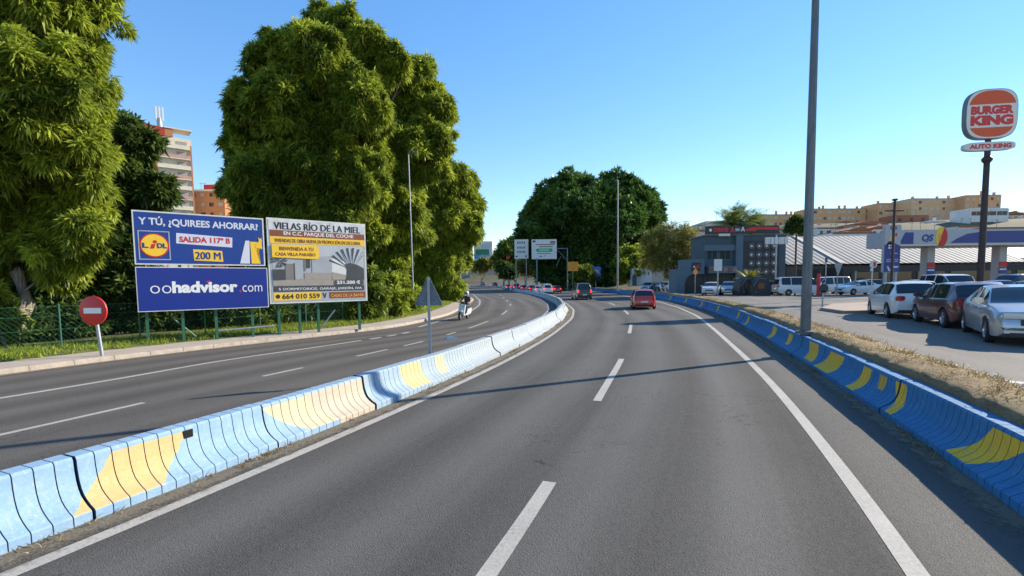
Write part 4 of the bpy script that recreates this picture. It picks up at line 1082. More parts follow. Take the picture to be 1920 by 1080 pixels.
block('house', 'grey white house left of the rose house above the corrugated roof', 'house', (1532,427,1602,460), 196, 9, M_whitew, 5, 1, M_roof, chim=1, group=HH)
block('house', 'pale house right of the sign pole on the hillside', 'house', (1884,409,1960,455), 205, 9, M_whitew, 4, 1, M_roof, chim=1, group=HH)
block('house', 'brown red house on the slope behind the canopy', 'house', (1690,432,1745,465), 170, 8, M_pinkw, 3, 1, M_roof, chim=0, group=HH)
block('house', 'tan house behind the sign pole above the canopy', 'house', (1795,424,1850,465), 165, 8, M_cream_w, 2, 1, M_roof, chim=0, group=HH)
block('house', 'dull red terrace with a fence at the right edge of the hillside', 'house', (1846,426,1990,466), 160, 8, M_pinkw, 6, 1, M_roof, chim=0, group=HH)
block('house', 'small white house roof between the lamp post and the filling station totem', 'house', (1560,436,1640,470), 150, 8, M_whitew, 4, 1, M_roof, chim=0, group=HH)
for k_, (bx, d_, w_, lb) in enumerate((((1470,424,1530,455), 225, M_cream_w, 'cream house behind the grey lamp post on the slope'), ((1630,428,1690,460), 180, M_whitew, 'white house with a brown roof behind the totem'),
        ((1700,418,1750,440), 228, M_whitew, 'white terrace squeezed between the terracotta house and the flats'), ((1560,420,1612,440), 232, M_terra, 'terracotta house under the left ochre flats'),
        ((1760,436,1800,466), 172, M_terra, 'terracotta house just above the canopy logo'), ((1870,402,1925,425), 225, M_cream_w, 'cream house behind the pale house at the right edge'),
        ((1440,430,1490,460), 205, M_pinkw, 'rose house left of the lamp post on the slope'), ((1590,432,1634,462), 172, M_cream_w, 'cream cottage with red tiles above the warehouse ridge'))):
    block('house', lb, 'house', bx, d_, 8, w_, 4, 1, M_roof, chim=1, group=HH, gable=bool(k_ % 2), rz=rng.uniform(-.15, .15))
block('apartment_building', 'long cream flat roofed building behind the palms', 'flats', (1322,415,1432,470), 140, 12, M_cream_w, 8, 2, M_cream_w, chim=1, glass=M_win)
block('house', 'orange tinted house seen through the sparse tree', 'house', (1238,432,1322,500), 135, 10, M_cream_w, 6, 2, M_roof, chim=1)
# tower of flats on the left
x0, x1, z0, z1 = px_box(276, 254, 350, 420, 150); d = 150
root = thing('tower_block', 'tall cream tower of flats with brick edges and a roof mast behind the trees', 'tower block', ((x0+x1)/2, d, 0), math.radians(42))
w = x1 - x0; mb = MB(); mb.box((-w/2, 0, 0), (w/2, 14, z1), M_cream_w); mb.build('wall', root)
mb = MB()
for xx in (-w/2 + 4.6, ): mb.box((xx-.25, -.25, 0), (xx+.25, -.003, z1 + 1), M_brick)
mb.box((w/2-.5, -.3, 0), (w/2+.003, -.004, z1 - 2), M_brick); mb.build('brick_edge', root)
mb = MB(); mb.prism([(-w/2-.4, z1+.01), (.2, z1+.01), (.2, z1+2.4), (-w/2-.4, z1+2.9)], -.4, 9, simple('roof_red', (.33, .035, .02), .8)); mb.prism([(.2, z1+.01), (2.2, z1+.01), (2.2, z1+2.0), (.2, z1+2.4)], -.35, 6, M_brick); mb.box((.0, -.6, z1+2.4), (w/2 + .3, 5, z1+2.75), M_cream_w); mb.build('roof', root)
for i in range(9):
    z = z1 - 2.6 - i * 3.1
    window(root, -w/2 + 2.4, z, 2.0, 1.6, 0, M_shut, M_whitew)
    mb = MB(); mb.box((-w/2 + 5.2, -1.1, z - .9), (w/2 - .55, -.002, z - .7), M_whitew); mb.box((-w/2 + 5.2, -1.1, z - .7), (w/2 - .55, -1.0, z + .3), M_pinkw if i % 2 else M_cream_w); mb.build('balcony', root)
    window(root, w/2 - 2.6, z - .2, 2.6, 1.7, 0, M_shut, M_pinkw)
mb = MB(); mz = z1 + 2.8
mb.tube([(-.6, 3, mz), (-.6, 3, mz + 3)], .7, M_galv, 10)
for k in range(3): mb.bbox((-1.7 + k * .85, 2.4, mz + 2.2), (-1.2 + k * .85, 2.8, mz + 6.4), M_offw, .08)
mb.build('roof_mast', root)
root = block('apartment_building', 'lower orange brick flats with pale bands left of the tall trees', 'flats', (358,356,420,430), 172, 10, M_brick, 4, 3, M_cream_w, chim=0, glass=M_shut, pitch=3.4)
b = root.location; mb = MB()
mb.box((-1.5, 1, P(390, 356, 172)[2] - b.z), (6, 6, P(390, 345, 172)[2] - b.z), M_red); mb.build('roof_box', root)
# white building with green advert at the far end of the road
fz = lambda py, d: P(905, py, d)[2]
root = block('office_building', 'far white building with a green and blue advert at the end of the road', 'building', (889,453,923,492), 290, 14, M_whitew, 0, 0, M_whitew, chim=0)
h = fz(453, 290) - root.location.z; w = 11.0
mb = MB(); mb.box((-4.4, -.3, h - 7.8), (3.6, -.002, h - 4.6), simple('advert_green', (.01, .20, .09), .5)); mb.box((-5.2, -.35, h - 10.2), (3.9, -.003, h - 7.9), simple('advert_sky_blue', (.10, .33, .55), .5)); mb.build('advert_panel', root)
mb = MB(); mb.box((-4.8, -.2, h - 4.2), (4.8, -.002, h - .8), M_win)
for k in range(9): mb.box((-4.8 + k * 1.17, -.26, h - 4.2), (-4.68 + k * 1.17, -.21, h - .8), M_whitew)
mb.build('window', root)
mb = MB(); mb.box((-5, -.3, h - 14), (5, -.004, h - 11), M_black); mb.build('shop_front', root)
root = block('office_building', 'far blue glass building half hidden by the leaning tree', 'building', (836,448,880,500), 275, 14, simple('blue_glass_wall', (.06, .16, .30), .25, .2), 5, 4, M_galv, chim=0, glass=M_glass, ww=2, wh=2)
mb = MB(); h = P(860, 448, 275)[2] - root.location.z
mb.lathe([(0, h + .2), (2.5, h + .6), (4.5, h + 2.2), (4.6, h + 2.6), (2.5, h + 1.2), (0, h + .8)], M_galv, 20); mb.build('roof_dish', root)
x0, x1, z0, z1 = px_box(866, 487, 934, 509, 262)
root = thing('retaining_wall', 'pale tan retaining wall below the far white building', 'wall', ((x0+x1)/2, 262, z0 - 2)); mb = MB(); mb.box((-(x1-x0)/2, 0, 0), ((x1-x0)/2, 2, z1 - z0 + 2), simple('tan_concrete', (.42, .33, .25), .9, var=.1)); mb.box((-(x1-x0)/2 - .1, -.1, z1-z0+2), ((x1-x0)/2 + .1, 2.1, z1-z0+2.3), M_whitew); mb.build('wall', root)

# dark building with a wall of round discs
M_slate = simple('slate_blue_render', (.052, .082, .105), .7, var=.12, scale=.8); M_slate2 = simple('slate_blue_trim', (.09, .135, .17), .7, var=.1, scale=.8)
M_dkwall = simple('charcoal_wall', (.05, .045, .042), .8, var=.15, scale=.8); M_tube = simple('grey_disc', (.12, .12, .125), .5, .2)
BD = 64.0
x0, x1, z0, z1 = px_box(1320, 441, 1474, 552, BD); w = x1 - x0; h = z1 - LOT
root = thing('restaurant_building', 'dark slate blue building with a wall of round discs and a red black roof sign', 'building', (x0, BD, LOT), 0)
fx = lambda px: P(px, 500, BD)[0] - x0
fz = lambda py: P(1390, py, BD)[2] - LOT
mb = MB(); mb.box((0, 0, 0), (w, 5, h), M_slate); mb.box((-.15, -.2, h), (w + .15, 5.1, h + .18), M_slate2)
mb.box((fx(1376), -.55, 0), (fx(1389), -.002, h), M_slate2); mb.box((fx(1320), -.35, fz(470)), (fx(1376), -.003, fz(459)), M_slate2)
mb.build('wall', root)
for a, b in ((1324, 1345), (1348, 1370)): window(root, (fx(a) + fx(b)) / 2, fz(486), fx(b) - fx(a) - .2, fz(468) - fz(486), 0, simple('green_black_glass', (.012, .035, .035), .3, spec=.15), M_slate2)
mb = MB(); mb.box((fx(1390), -.3, 0), (fx(1458), -.004, fz(452)), M_dkwall); mb.build('disc_wall', root)
dw = [o for o in root.children if o.name.startswith('disc_wall')][0]
for r in range(4):
    for c in range(4):
        cx_, cz_ = fx(1406 + c * 14.0), fz(462 + r * 16.0)
        mb = MB(); Mx = Matrix.Translation((cx_, -.3, cz_)) @ Matrix.Rotation(PI/2, 4, 'X')
        mb.lathe([(.40, 0), (.42, .12), (.34, .14), (.26, .05), (.13, .06)], M_tube, 20, Mx); mb.lathe([(.13, .06), (.11, .10), (0, .10)], M_white, 16, Mx); mb.build('round_disc', dw, smooth=40)
mb = MB(); zs0, zs1 = h + .2, h + 1.25
mb.box((-.1, -.5, zs0), (w - 1.2, -.2, zs1), M_black); fc = Face(mb, w - 1.3, zs1 - zs0, 0, zs0, -.5)
fc.poly([(.52, .42), (.68, .30), (.70, .55), (1, .45), (1, .78), (.72, .85), (.60, .75)], M_red, 1)
fc.text('DRIVE', .10, .25, .30, .8, M_red, 1, .05); fc.text('A', .33, .2, .39, .85, M_red, 1, .08); fc.text('A', .475, .3, .535, .9, M_offw, 1, .05); fc.disc(.055, .5, .02, M_white, 1); fc.rect(.40, .35, .46, .7, M_pgrey, 1)
fc.rect(.17, -.25, .33, .05, M_offw, 2); mb.build('roof_sign', root)
mb = MB(); mb.box((fx(1320), -1.6, fz(512)), (fx(1374), -.004, fz(499)), M_slate2)
for k in range(6): mb.box((fx(1322) + k * .6, -1.63, fz(509)), (fx(1322) + k * .6 + .45, -1.605, fz(502)), M_pgrey2 if k % 2 else M_brown)
mb.build('entrance_band', root)
for k in range(3):
    a = fx(1324 + k * 18); mb = MB(); mb.box((a, -.06, 0), (a + .95, -.005, fz(515)), M_black); mb.build('door', root)
x0, x1, z0, z1 = px_box(1284, 486, 1320, 552, BD - 1)
root = thing('annex_building', 'low slate blue annex with an arched opening left of the dark building', 'building', (x0, BD - 1.2, LOT)); w = x1 - x0; h = z1 - LOT
mb = MB(); poly = [(-1.2, 0), (-.1, 0), (-.1, h*.30), (.25, h*.48), (.8, h*.56), (w, h*.56), (w, h), (0, h), (0, h*.72), (-1.2, h*.72)]
mb.prism(poly, 0, 3, M_slate2); mb.build('wall', root)
mb = MB(); mb.box((-.1, .8, 0), (w, .9, h*.55), M_black); mb.build('recess', root)
mb = MB(); mb.prism([(.7, h*.66), (1.85, h*.66), (1.95, h*.9), (.85, h*.9)], -.1, -.002, M_black); fc = Face(mb, 1.0, h*.2, .85, h*.68, -.1); fc.disc(.2, .5, .12, M_white, 1); fc.text('BAR', .4, .2, .95, .8, M_red, 1, .05); mb.build('wall_sign', root)

# corrugated warehouse
M_corr = simple('corrugated_sheet', (.215, .205, .19), .7, .0, .14, 1.2, dirt=(.24, .20, .17)); M_shed = simple('dull_brown_shed_wall', (.10, .088, .075), .8, var=.2, scale=.7)
WD = 68.0; xa = P(1476, 500, WD)[0]; xb = xa + 33; ze = P(1560, 495, WD)[2]; zr = P(1560, 443, WD + 11)[2]
root = thing('warehouse', 'long warehouse with a grey corrugated roof beside the dark building', 'warehouse', (xa, WD, LOT))
nn_ = 420; V = []; xs = np.linspace(-.3, 33.3, nn_)
for x in xs:
    c = .03 * math.sin(x * 2 * PI / .84)
    V += [(x, -.7, ze - LOT + c), (x, 11, zr - LOT + c), (x, 22, ze - LOT + c)]
idx = np.arange(nn_ * 3).reshape(nn_, 3); Q2 = np.stack([idx[:-1, :-1], idx[1:, :-1], idx[1:, 1:], idx[:-1, 1:]], -1).reshape(-1, 4)
raw('roof', np.array(V), Q2, M_corr, root)
mb = MB(); mb.box((0, 0, 0), (33, 21.5, ze - LOT - .25), M_shed); mb.build('wall', root)
mb = MB(); mb.add([(x, y, z + dz) for dz in (.07, .13) for x, y, z in ((7.0, -.75, ze - LOT), (7.6, -.75, ze - LOT), (7.6, 11, zr - LOT), (7.0, 11, zr - LOT))],
       [(0, 3, 2, 1), (4, 5, 6, 7), (0, 1, 5, 4), (1, 2, 6, 5), (2, 3, 7, 6), (3, 0, 4, 7)], M_cream_w)
mb.build('roof_strip', root)
for k in range(7):
    mb = MB(); x = 1.2 + k * 4.6; mb.box((x, -.08, 0), (x + 3.2, -.003, 3.0), [M_dkwall, M_slate, M_shed][k % 3]); mb.build('shutter_door', root)
# second roofs behind the filling station
for (a, b, dd, pt, pe, lb, m) in ((1716, 1795, 76, 459, 486, 'pale blue metal roofed shed behind the filling station canopy', (.20, .25, .31)), (1790, 2010, 80, 461, 487, 'long pale roofed shed at the right behind the canopy', (.24, .27, .31))):
    xa, xb = P(a, 480, dd)[0], P(b, 480, dd)[0]; zt, ze2 = P(a, pt, dd + 6)[2] - LOT, P(a, pe, dd)[2] - LOT
    root = thing('shed', lb, 'shed', (xa, dd, LOT)); m_ = simple('pale_sheet_roof', m, .5, .1, .08, .7)
    mb = MB(); mb.prism([(-.6, ze2), (6, zt), (12, ze2), (12, ze2 + .15), (6, zt + .15), (-.6, ze2 + .15)], 0, xb - xa, m_, Matrix.Rotation(PI/2, 4, 'Z') @ Matrix.Scale(-1, 4, (0, 1, 0))); outward(mb.build('roof', root))
    mb = MB(); mb.box((.1, .2, 0), (xb - xa - .1, 11.5, ze2), M_dkwall); mb.build('wall', root)

# filling station
M_navy = simple('station_navy', (.012, .03, .20), .4, var=.05); M_sgrey = simple('station_pale_grey', (.38, .385, .41), .4, var=.05)
SD = 50.0; xa = P(1686, 445, SD)[0]; zt, zb = P(1800, 430, SD)[2] - LOT, P(1800, 460, SD)[2] - LOT
root = thing('filling_station', 'filling station canopy with a navy stripe and a yellow red logo', 'filling station', (xa, SD, LOT)); cw = 27.0
mb = MB(); mb.box((0, 0, zb), (cw, 4.6, zt), M_sgrey); fc = Face(mb, cw, zt - zb, 0, zb, 0)
fc.poly([(0, .12), (.055, .12), (.055, .85), (.022, .85)], M_navy, 1); fc.rect(0, .0, 1, .09, M_cream_w, 1)
fc.poly([(.195, .15), (1, .12), (1, .86), (.33, .88), (.26, .72), (.22, .42)], M_navy, 1)
fc.text('QS', .083, .2, .128, .72, M_navy, 1, .06, skew=.12)
lg = [(.162 + .023 * math.cos(2*PI*i/32) * 1.0, .55 + .62 * math.sin(2*PI*i/32)) for i in range(32)]
fc.poly(lg, M_yel, 3); fc.poly([(u, v) for u, v in lg if u - .162 > -.004 + .02 * (v - .55)], M_red, 4)
fc.text('S', .148, .3, .160, .75, M_orange, 5, .05); mb.build('canopy', root)
for px in (1745, 1880):
    mb = MB(); x = P(px, 500, SD + 2)[0] - xa; mb.bbox((x - .45, 2, -.05), (x + .45, 2.9, zb), M_sgrey, .05); o = mb.build('pillar', root)
    mb = MB(); mb.box((x - .42, 1.94, 2.75), (x + .42, 1.998, 3.3), M_red); mb.box((x - .42, 1.94, 2.0), (x + .42, 1.998, 2.7), M_navy); mb.box((x - .38, 1.92, 2.4), (x + .34, 1.938, 2.55), M_white); mb.build('pillar_sign', o)
    mb = MB(); mb.bbox((x + 1.2, 2.1, 0), (x + 2.0, 2.9, 1.7), M_red, .06); mb.box((x + 1.3, 2.08, 1.0), (x + 1.9, 2.098, 1.5), M_black); mb.build('fuel_pump', root)
mb = MB(); mb.box((4, 14, 0), (cw + 8, 20, 3.2), M_dkwall)
mb.build('shop_wall', root)
for k in range(6):
    mb = MB(); mb.box((5 + k * 4.4, 13.9, .4), (8.6 + k * 4.4, 13.997, 2.5), M_glass); mb.build('shop_window', root)
TD = 46.0; x0, x1, z0, z1 = px_box(1656, 421, 1691, 511, TD)
root = thing('price_totem', 'blue and grey price totem in front of the filling station', 'totem sign', (x0, TD, LOT)); w = x1 - x0; b0, h = z0 - LOT, z1 - LOT
mb = MB(); mb.bbox((0, 0, b0), (w, .35, h), M_sgrey, .04); fc = Face(mb, w, h - b0, 0, b0, 0)
fc.poly([(.02, .01), (.98, .01), (.98, .55), (.6, .62), (.3, .62), (.02, .58)], M_navy, 1)
fc.text('QS', .30, .88, .72, .97, M_navy, 1, .06); fc.poly([(.25, .66), (.55, .66), (.62, .82), (.5, .84), (.3, .72)], M_yel, 2); fc.poly([(.58, .76), (.72, .75), (.76, .81), (.66, .84)], M_red, 2); fc.disc(.33, .60, .17, M_navy, 1)
for v in (.55, .50): fc.rect(.25, v, .36, v + .035, M_white, 3); fc.rect(.4, v, .52, v + .035, M_white, 3)
fc.rect(.4, .39, .55, .41, M_yel, 3); fc.rect(.58, .39, .82, .41, M_pgrey, 3)
for v in (.26, .22): fc.rect(.15, v, .62, v + .022, M_pgrey, 3); fc.rect(.66, v, .86, v + .022, M_pgrey, 3)
fc.poly([(.2, .13), (.3, .13), (.38, .05), (.46, .14), (.9, .13), (.9, .10), (.5, .09), (.42, .03), (.3, .03)], M_offw, 3); mb.build('panel', root)
for x in (.3, w - .3):
    mb = MB(); mb.box((x - .1, .05, -.05), (x + .1, .3, b0), M_sgrey); mb.build('leg', root)

# ------------------------------------------------------------------ signs, posts and small structures farther away
def post_sign(name, label, cat, px, py0, py1, d, draw, r=.045, lot=True, mat=None, group=None, posts=(0,)):
    g = P(px, py1, d); z0 = LOT if lot else float(max(hz(d), gz(g[0], d)))
    root = thing(name, label, cat, (g[0], d, z0), 0, group)
    for o_ in posts:
        mb = MB(); mb.tube([(o_, 0, -.1), (o_, 0, P(px, py0, d)[2] - z0)], r, mat or M_galv, 10); mb.build('post', root, smooth=40)
    if draw: draw(root, lambda q: P(px, q, d)[2] - z0, d / FOC)
    return root
def panel(px0, py0, px1, py1, mat, art=None, y=-.08, name='panel'):
    def f(root, Z, k):
        x = lambda q: P(q, 500, root.location.y)[0] - root.location.x
        mb = MB(); mb.bbox((x(px0), y - .05, Z(py1)), (x(px1), y, Z(py0)), mat, .012)
        if art: art(Face(mb, x(px1) - x(px0), Z(py0) - Z(py1), x(px0), Z(py1), y - .05))
        mb.build(name, root)
    return f
def art_list(fc):
    for v, n, s in ((.78, 4, .3), (.52, 6, .2), (.30, 6, .2)):
        for k in range(n): fc.rect(.2 + k * .62 / n, v, .2 + k * .62 / n + .35 / n, v + .11, M_pdark, 1)
    fc.rect(.07, .08, .24, .15, M_pdark, 1); fc.rect(.78, .08, .88, .17, M_pdark, 1)
post_sign('notice_board', 'white notice board with black lettering on thin posts beyond the bend', 'notice board', 978, 484, 528, 118, panel(965,449,991,485, M_offw, art_list), .09, False, posts=(-1.3, 1.2))
def art_map(fc):
    fc.rect(.04, .85, .16, .95, M_green, 1); fc.rect(.16, .72, .92, .76, M_pink if False else M_brown, 1); fc.rect(.3, .60, .84, .66, M_pgrey2, 1)
    g = simple('map_green', (.02, .33, .13), .5); fc.poly([(.16, .46), (.22, .54), (.82, .54), (.84, .44), (.78, .36), (.3, .36), (.2, .38)], g, 1); fc.rect(.3, .4, .7, .5, simple('map_pale_green', (.2, .55, .3), .5), 2); fc.rect(.2, .26, .78, .30, M_pgrey2, 1); fc.rect(.3, .12, .42, .16, M_pdark, 1); fc.poly([(.48, .1), (.56, .2), (.52, .2)], M_pdark, 1); fc.rect(.74, .78, .95, .92, M_pgrey2, 1)
post_sign('advert_board', 'white advert board with a green drawing beyond the bend', 'advert board', 1007, 484, 530, 116, panel(997,449,1044,486, M_offw, art_map), .16, False, mat=simple('blue_grey_post', (.10, .17, .22), .5, .3))
def gantry(root, Z, k):
    mb = MB(); mb.tube([(0, 0, Z(466)), (-2.5, 0, Z(466))], .12, M_galv2, 8); mb.build('beam', root)
    for a, b in (((-2.3, Z(468)), (-.3, Z(487))), ((-1.5, Z(480)), (-2.6, Z(500)))):
        mb = MB(); mb.tube([(a[0], 0, a[1]), (b[0], 0, b[1])], .06, M_galv2, 6); mb.build('brace', root)
post_sign('sign_gantry', 'grey steel gantry standing right of the white advert board', 'gantry', 1064, 465, 530, 112, gantry, .13, False, mat=M_galv2)
def art_orange(fc):
    for v in (.2, .42, .64, .85): fc.rect(.08, v, .92, v + .045, M_brown, 1)
post_sign('detour_sign', 'orange roadworks board on a green post behind the right barrier', 'road sign', 1074, 489, 535, 92, panel(1065,491,1084,508, simple('roadworks_orange', (.80, .30, .01), .5), art_orange), .07, False, mat=M_green)
def art_kiosk(fc):
    fc.disc(.5, .55, .28, M_yel, 1); fc.rect(.36, .15, .5, .7, M_black, 2); fc.rect(.54, .2, .66, .62, M_blue2, 2)
post_sign('blue_sign', 'small blue board with a yellow figure below the round dark tree', 'sign', 1117, 505, 536, 95, panel(1108,500,1126,523, simple('bright_sign_blue', (.02, .15, .55), .5), art_kiosk), .08, False)
post_sign('traffic_sign', 'small red round sign on a thin green post at the far road', 'road sign', 953, 482, 525, 125,
          lambda root, Z, k: (lambda mb: (mb.lathe([(0, .05), (.5, .05), (.5, 0), (0, 0)], M_red, 20, Matrix.Translation((0, -.1, Z(483))) @ Matrix.Rotation(PI/2, 4, 'X')), mb.build('disc', root)))(MB()), .06, False, mat=M_green)
post_sign('info_panel', 'white panel sign in front of the dark building', 'sign', 1345, 500, 553, 52, panel(1338,486,1353,508, M_offw), .07)
def yieldsign(root, Z, k):
    mb = MB(); mb.prism([(-.42, Z(494)), (.42, Z(494)), (.06, Z(515)), (-.06, Z(515))], -.1, -.06, M_galv); mb.build('plate', root)
post_sign('traffic_sign', 'grey back of an inverted triangular sign before the warehouse', 'road sign', 1569, 500, 549, 49, yieldsign, .05)
def flood(root, Z, k):
    mb = MB(); mb.tube([(-1.0, 0, Z(447)), (1.0, 0, Z(447))], .05, M_galv, 8); mb.build('cross_arm', root)
    for x in (-1.0, -.55, -.1, .5, .95):
        mb = MB(); mb.bbox((x - .2, -.25, Z(458)), (x + .2, .1, Z(445)), M_offw, .03); mb.build('floodlight', root)
post_sign('floodlight_mast', 'floodlight mast with five white lamps before the wall of discs', 'light mast', 1453, 440, 552, 52, flood, .08)
def diamond(root, Z, k):
    mb = MB(); c = Z(510); mb.prism([(-.3, c), (0, c - .45), (.3, c), (0, c + .45)], -.08, -.05, M_orange); mb.build('plate', root)
post_sign('traffic_sign', 'small yellow diamond sign at the annex of the dark building', 'road sign', 1303, 502, 551, 55, diamond, .04)
post_sign('street_pole', 'thin dark pole between the dark building and the grey lamp post', 'pole', 1490, 440, 551, 50, None, .09, mat=M_rust)
def cross(root, Z, k):
    mb = MB(); mb.tube([(-.75, 0, Z(395)), (.75, 0, Z(395))], .06, M_rust, 8); mb.build('cross_arm', root)
    mb = MB(); mb.lathe([(.08, Z(376)), (.2, Z(376)), (.2, Z(373)), (0, Z(372))], M_rust, 10); mb.build('cap', root)
post_sign('utility_pole', 'tall thin black pole with a cross arm in front of the blue totem', 'pole', 1671, 374, 540, 40, cross, .10, mat=M_rust)
def redsign(root, Z, k):
    mb = MB(); mb.bbox((-.28, -.12, Z(502)), (.30, -.06, Z(489)), M_offw, .1); mb.bbox((-.0, -.14, Z(500)), (.28, -.122, Z(490)), M_red, .02); mb.bbox((-.25, -.12, Z(509)), (.02, -.06, Z(503)), M_offw, .02); mb.build('plate', root)
post_sign('traffic_sign', 'red and white sign on a pale post before the warehouse doors', 'road sign', 1634, 495, 545, 45, redsign, .05, mat=M_offw)
def bluetop(root, Z, k):
    mb = MB(); mb.bbox((-.10, -.08, Z(492)), (.12, .05, Z(483)), M_slate2, .02); mb.build('plate', root)
post_sign('traffic_sign', 'narrow blue grey sign on a pole behind the red post', 'road sign', 1547, 484, 549, 48, bluetop, .055)
root = post_sign('red_post', 'thick red post standing before the white van', 'post', 1534, 513, 549, 46, None, .15, mat=M_red)
root = post_sign('traffic_sign', 'lone pale pole beside the white saloon near the warehouse', 'pole', 1603, 508, 545, 50, None, .07, mat=M_galv)
def disk(root, Z, k):
    mb = MB(); mb.lathe([(0, .04), (.26, .04), (.26, 0), (0, 0)], M_black, 20, Matrix.Translation((0, -.05, Z(541))) @ Matrix.Rotation(PI/2, 4, 'X')); mb.box((-.1, -.09, Z(547)), (.1, -.085, Z(545)), M_white); mb.build('disc', root)
post_sign('traffic_sign', 'short round dark sign on the kerbed island', 'road sign', 1542, 540, 573, 27.5, disk, .04)
# kerbed traffic island
ip = [G(px, py, LOT + .14)[:2] for px, py in ((1538, 577), (1583, 583), (1640, 582), (1700, 578), (1690, 568), (1620, 566), (1560, 569))]
t = simple('pinkish_paving', (.30, .235, .185), .9, var=.15, scale=2)
mb = MB(); n = len(ip); mb.add([(x, y, LOT - .05) for x, y in ip] + [(x, y, LOT + .14) for x, y in ip], [tuple(range(n, 2*n))] + [(k, (k+1) % n, n + (k+1) % n, n + k) for k in range(n)], t)
c = np.mean(ip, 0); ii = [(x + (c[0] - x) * .04, y + (c[1] - y) * .04) for x, y in ip]
mb.add([(x, y, LOT + .145) for x, y in ip] + [(x, y, LOT + .145) for x, y in ii], [(k, (k+1) % n, n + (k+1) % n, n + k) for k in range(n)], M_kerb)
struct(mb.build('traffic_island'))
# worn white bay markings on the car park
for pts in (((1780,712),(1800,711),(1860,722),(1840,724)), ((1820,716),(1826,715),(1850,730),(1842,731)), ((1860,710),(1920,716),(1920,720),(1866,716)), ((1850,747),(1930,744),(1930,748),(1850,750))):
    mb = MB(); mb.add([(*G(px, py, LOT + .005)[:2], LOT + .005) for px, py in pts], [(0, 1, 2, 3)], M_paint); struct(outward(mb.build('bay_marking')))
# dark recycling bins and a trailer
def igloo(label, px, d):
    g = P(px, 550, d); root = thing('recycling_bin', label, 'bin', (g[0], d, LOT), 0, 'dark bins before the disc wall')
    mb = MB(); m = simple('bin_dark', (.035, .032, .03), .6, var=.2)
    mb.prism([(-1.0, 0), (1.0, 0), (1.05, .5), (.95, 1.35), (.55, 1.95), (-.1, 2.0), (-.8, 1.5), (-1.05, .5)], -.8, .8, m); mb.build('body', root)
    mb = MB(); mb.bbox((-.35, -.86, .7), (.35, -.803, 1.3), M_brown, .04); mb.build('flap', root)
    mb = MB(); mb.tube([(-.5, -.84, .3), (-.75, -.84, 1.1), (-.3, -.84, 1.8), (.5, -.84, 1.75)], .05, M_galv2, 6); mb.build('lifting_bar', root)
igloo('dark rounded recycling bin to the left of its twin', 1397, 52); igloo('dark recycling bin with a brown flap next to the parked white car', 1419, 51)
x0, x1, z0, z1 = px_box(1222, 501, 1246, 524, 92)
root = thing('box_trailer', 'white box trailer parked beneath the sparse tree', 'trailer', ((x0+x1)/2, 92, LOT), .25)
mb = MB(); h = z1 - LOT; mb.bbox((-1.3, 0, .7), (1.3, 4.5, h), M_offw, .12); mb.build('body', root)
for k in range(4):
    mb = MB(); x = (-1.2, 1.2)[k % 2]; y = (1.2, 3.2)[k // 2]; mb.lathe([(0, -.12), (.4, -.12), (.4, .12), (0, .12)], M_black, 16, Matrix.Translation((x, y, .4)) @ Matrix.Rotation(PI/2, 4, 'Y')); mb.build('wheel', root)
x0, x1, z0, z1 = px_box(1184, 503, 1213, 522, 96)
root = thing('site_cabin', 'white blue site cabin with a dark window left of the box trailer', 'cabin', ((x0+x1)/2, 96, 1.2), .1)
mb = MB(); w = x1 - x0; h = z1 - 1.2; mb.bbox((-w/2, 0, 0), (w/2, 3, h), M_offw, .06); mb.box((-w/2 + .1, -.03, .1), (-w/2 + 1.0, -.003, h*.6), M_slate2); mb.box((.9, -.03, .05), (w/2 - .1, -.003, h*.45), M_black); mb.build('wall', root)
mb = MB(); mb.box((-.4, -.04, h*.55), (w/2 - .3, -.003, h*.8), M_glass); mb.build('window', root)
# ------------------------------------------------------------------ vehicles
M_tyre = simple('tyre_rubber', (.018, .018, .019), .85, var=.2); M_rim = simple('alloy_rim', (.42, .43, .45), .3, .8, .05)
M_plast = simple('dark_plastic', (.022, .022, .024), .6, var=.1)
M_tail = NT('tail_lamp_red'); M_tail.base((.45, .008, .01)); M_tail.rough(.15); M_tail.b.inputs['Coat Weight'].default_value = .6; M_tail = M_tail.m
M_lit = NT('lit_brake_lamp'); M_lit.base((.6, .01, .01)); M_lit.b.inputs['Emission Color'].default_value = (1, .03, .02, 1); M_lit.b.inputs['Emission Strength'].default_value = 1.6; M_lit = M_lit.m
M_head = NT('head_lamp_glass'); M_head.base((.55, .58, .60)); M_head.rough(.08); M_head.b.inputs['Metallic'].default_value = .4; M_head = M_head.m
M_plate = simple('plate_white', (.62, .62, .60), .5, var=.03)
def carpaint(name, col, metal=.35, rough=.32):
    t = NT(name); n = t.noise(1.2, 5, .6)
    t.base(t.ramp(n, [(.3, tuple(c * .93 for c in col)), (.7, tuple(min(1, c * 1.05) for c in col))])); t.rough(rough)
    t.b.inputs['Metallic'].default_value = metal; t.b.inputs['Coat Weight'].default_value = .7; t.b.inputs['Coat Roughness'].default_value = .05
    return t.m
CP = dict(white=carpaint('white_car_paint', (.62, .62, .61), 0), silver=carpaint('silver_car_paint', (.42, .44, .46), .6), burgundy=carpaint('burgundy_car_paint', (.075, .012, .022), .3),
          red=carpaint('red_car_paint', (.50, .004, .006), .0), black=carpaint('black_car_paint', (.012, .013, .016), .2), blue=carpaint('blue_car_paint', (.03, .09, .22), .4),
          navy=carpaint('navy_car_paint', (.012, .03, .10), .3), grey=carpaint('grey_car_paint', (.14, .15, .16), .5), sky=carpaint('pale_blue_car_paint', (.25, .36, .46), .4), rose=carpaint('dull_red_car_paint', (.28, .06, .06), .3))
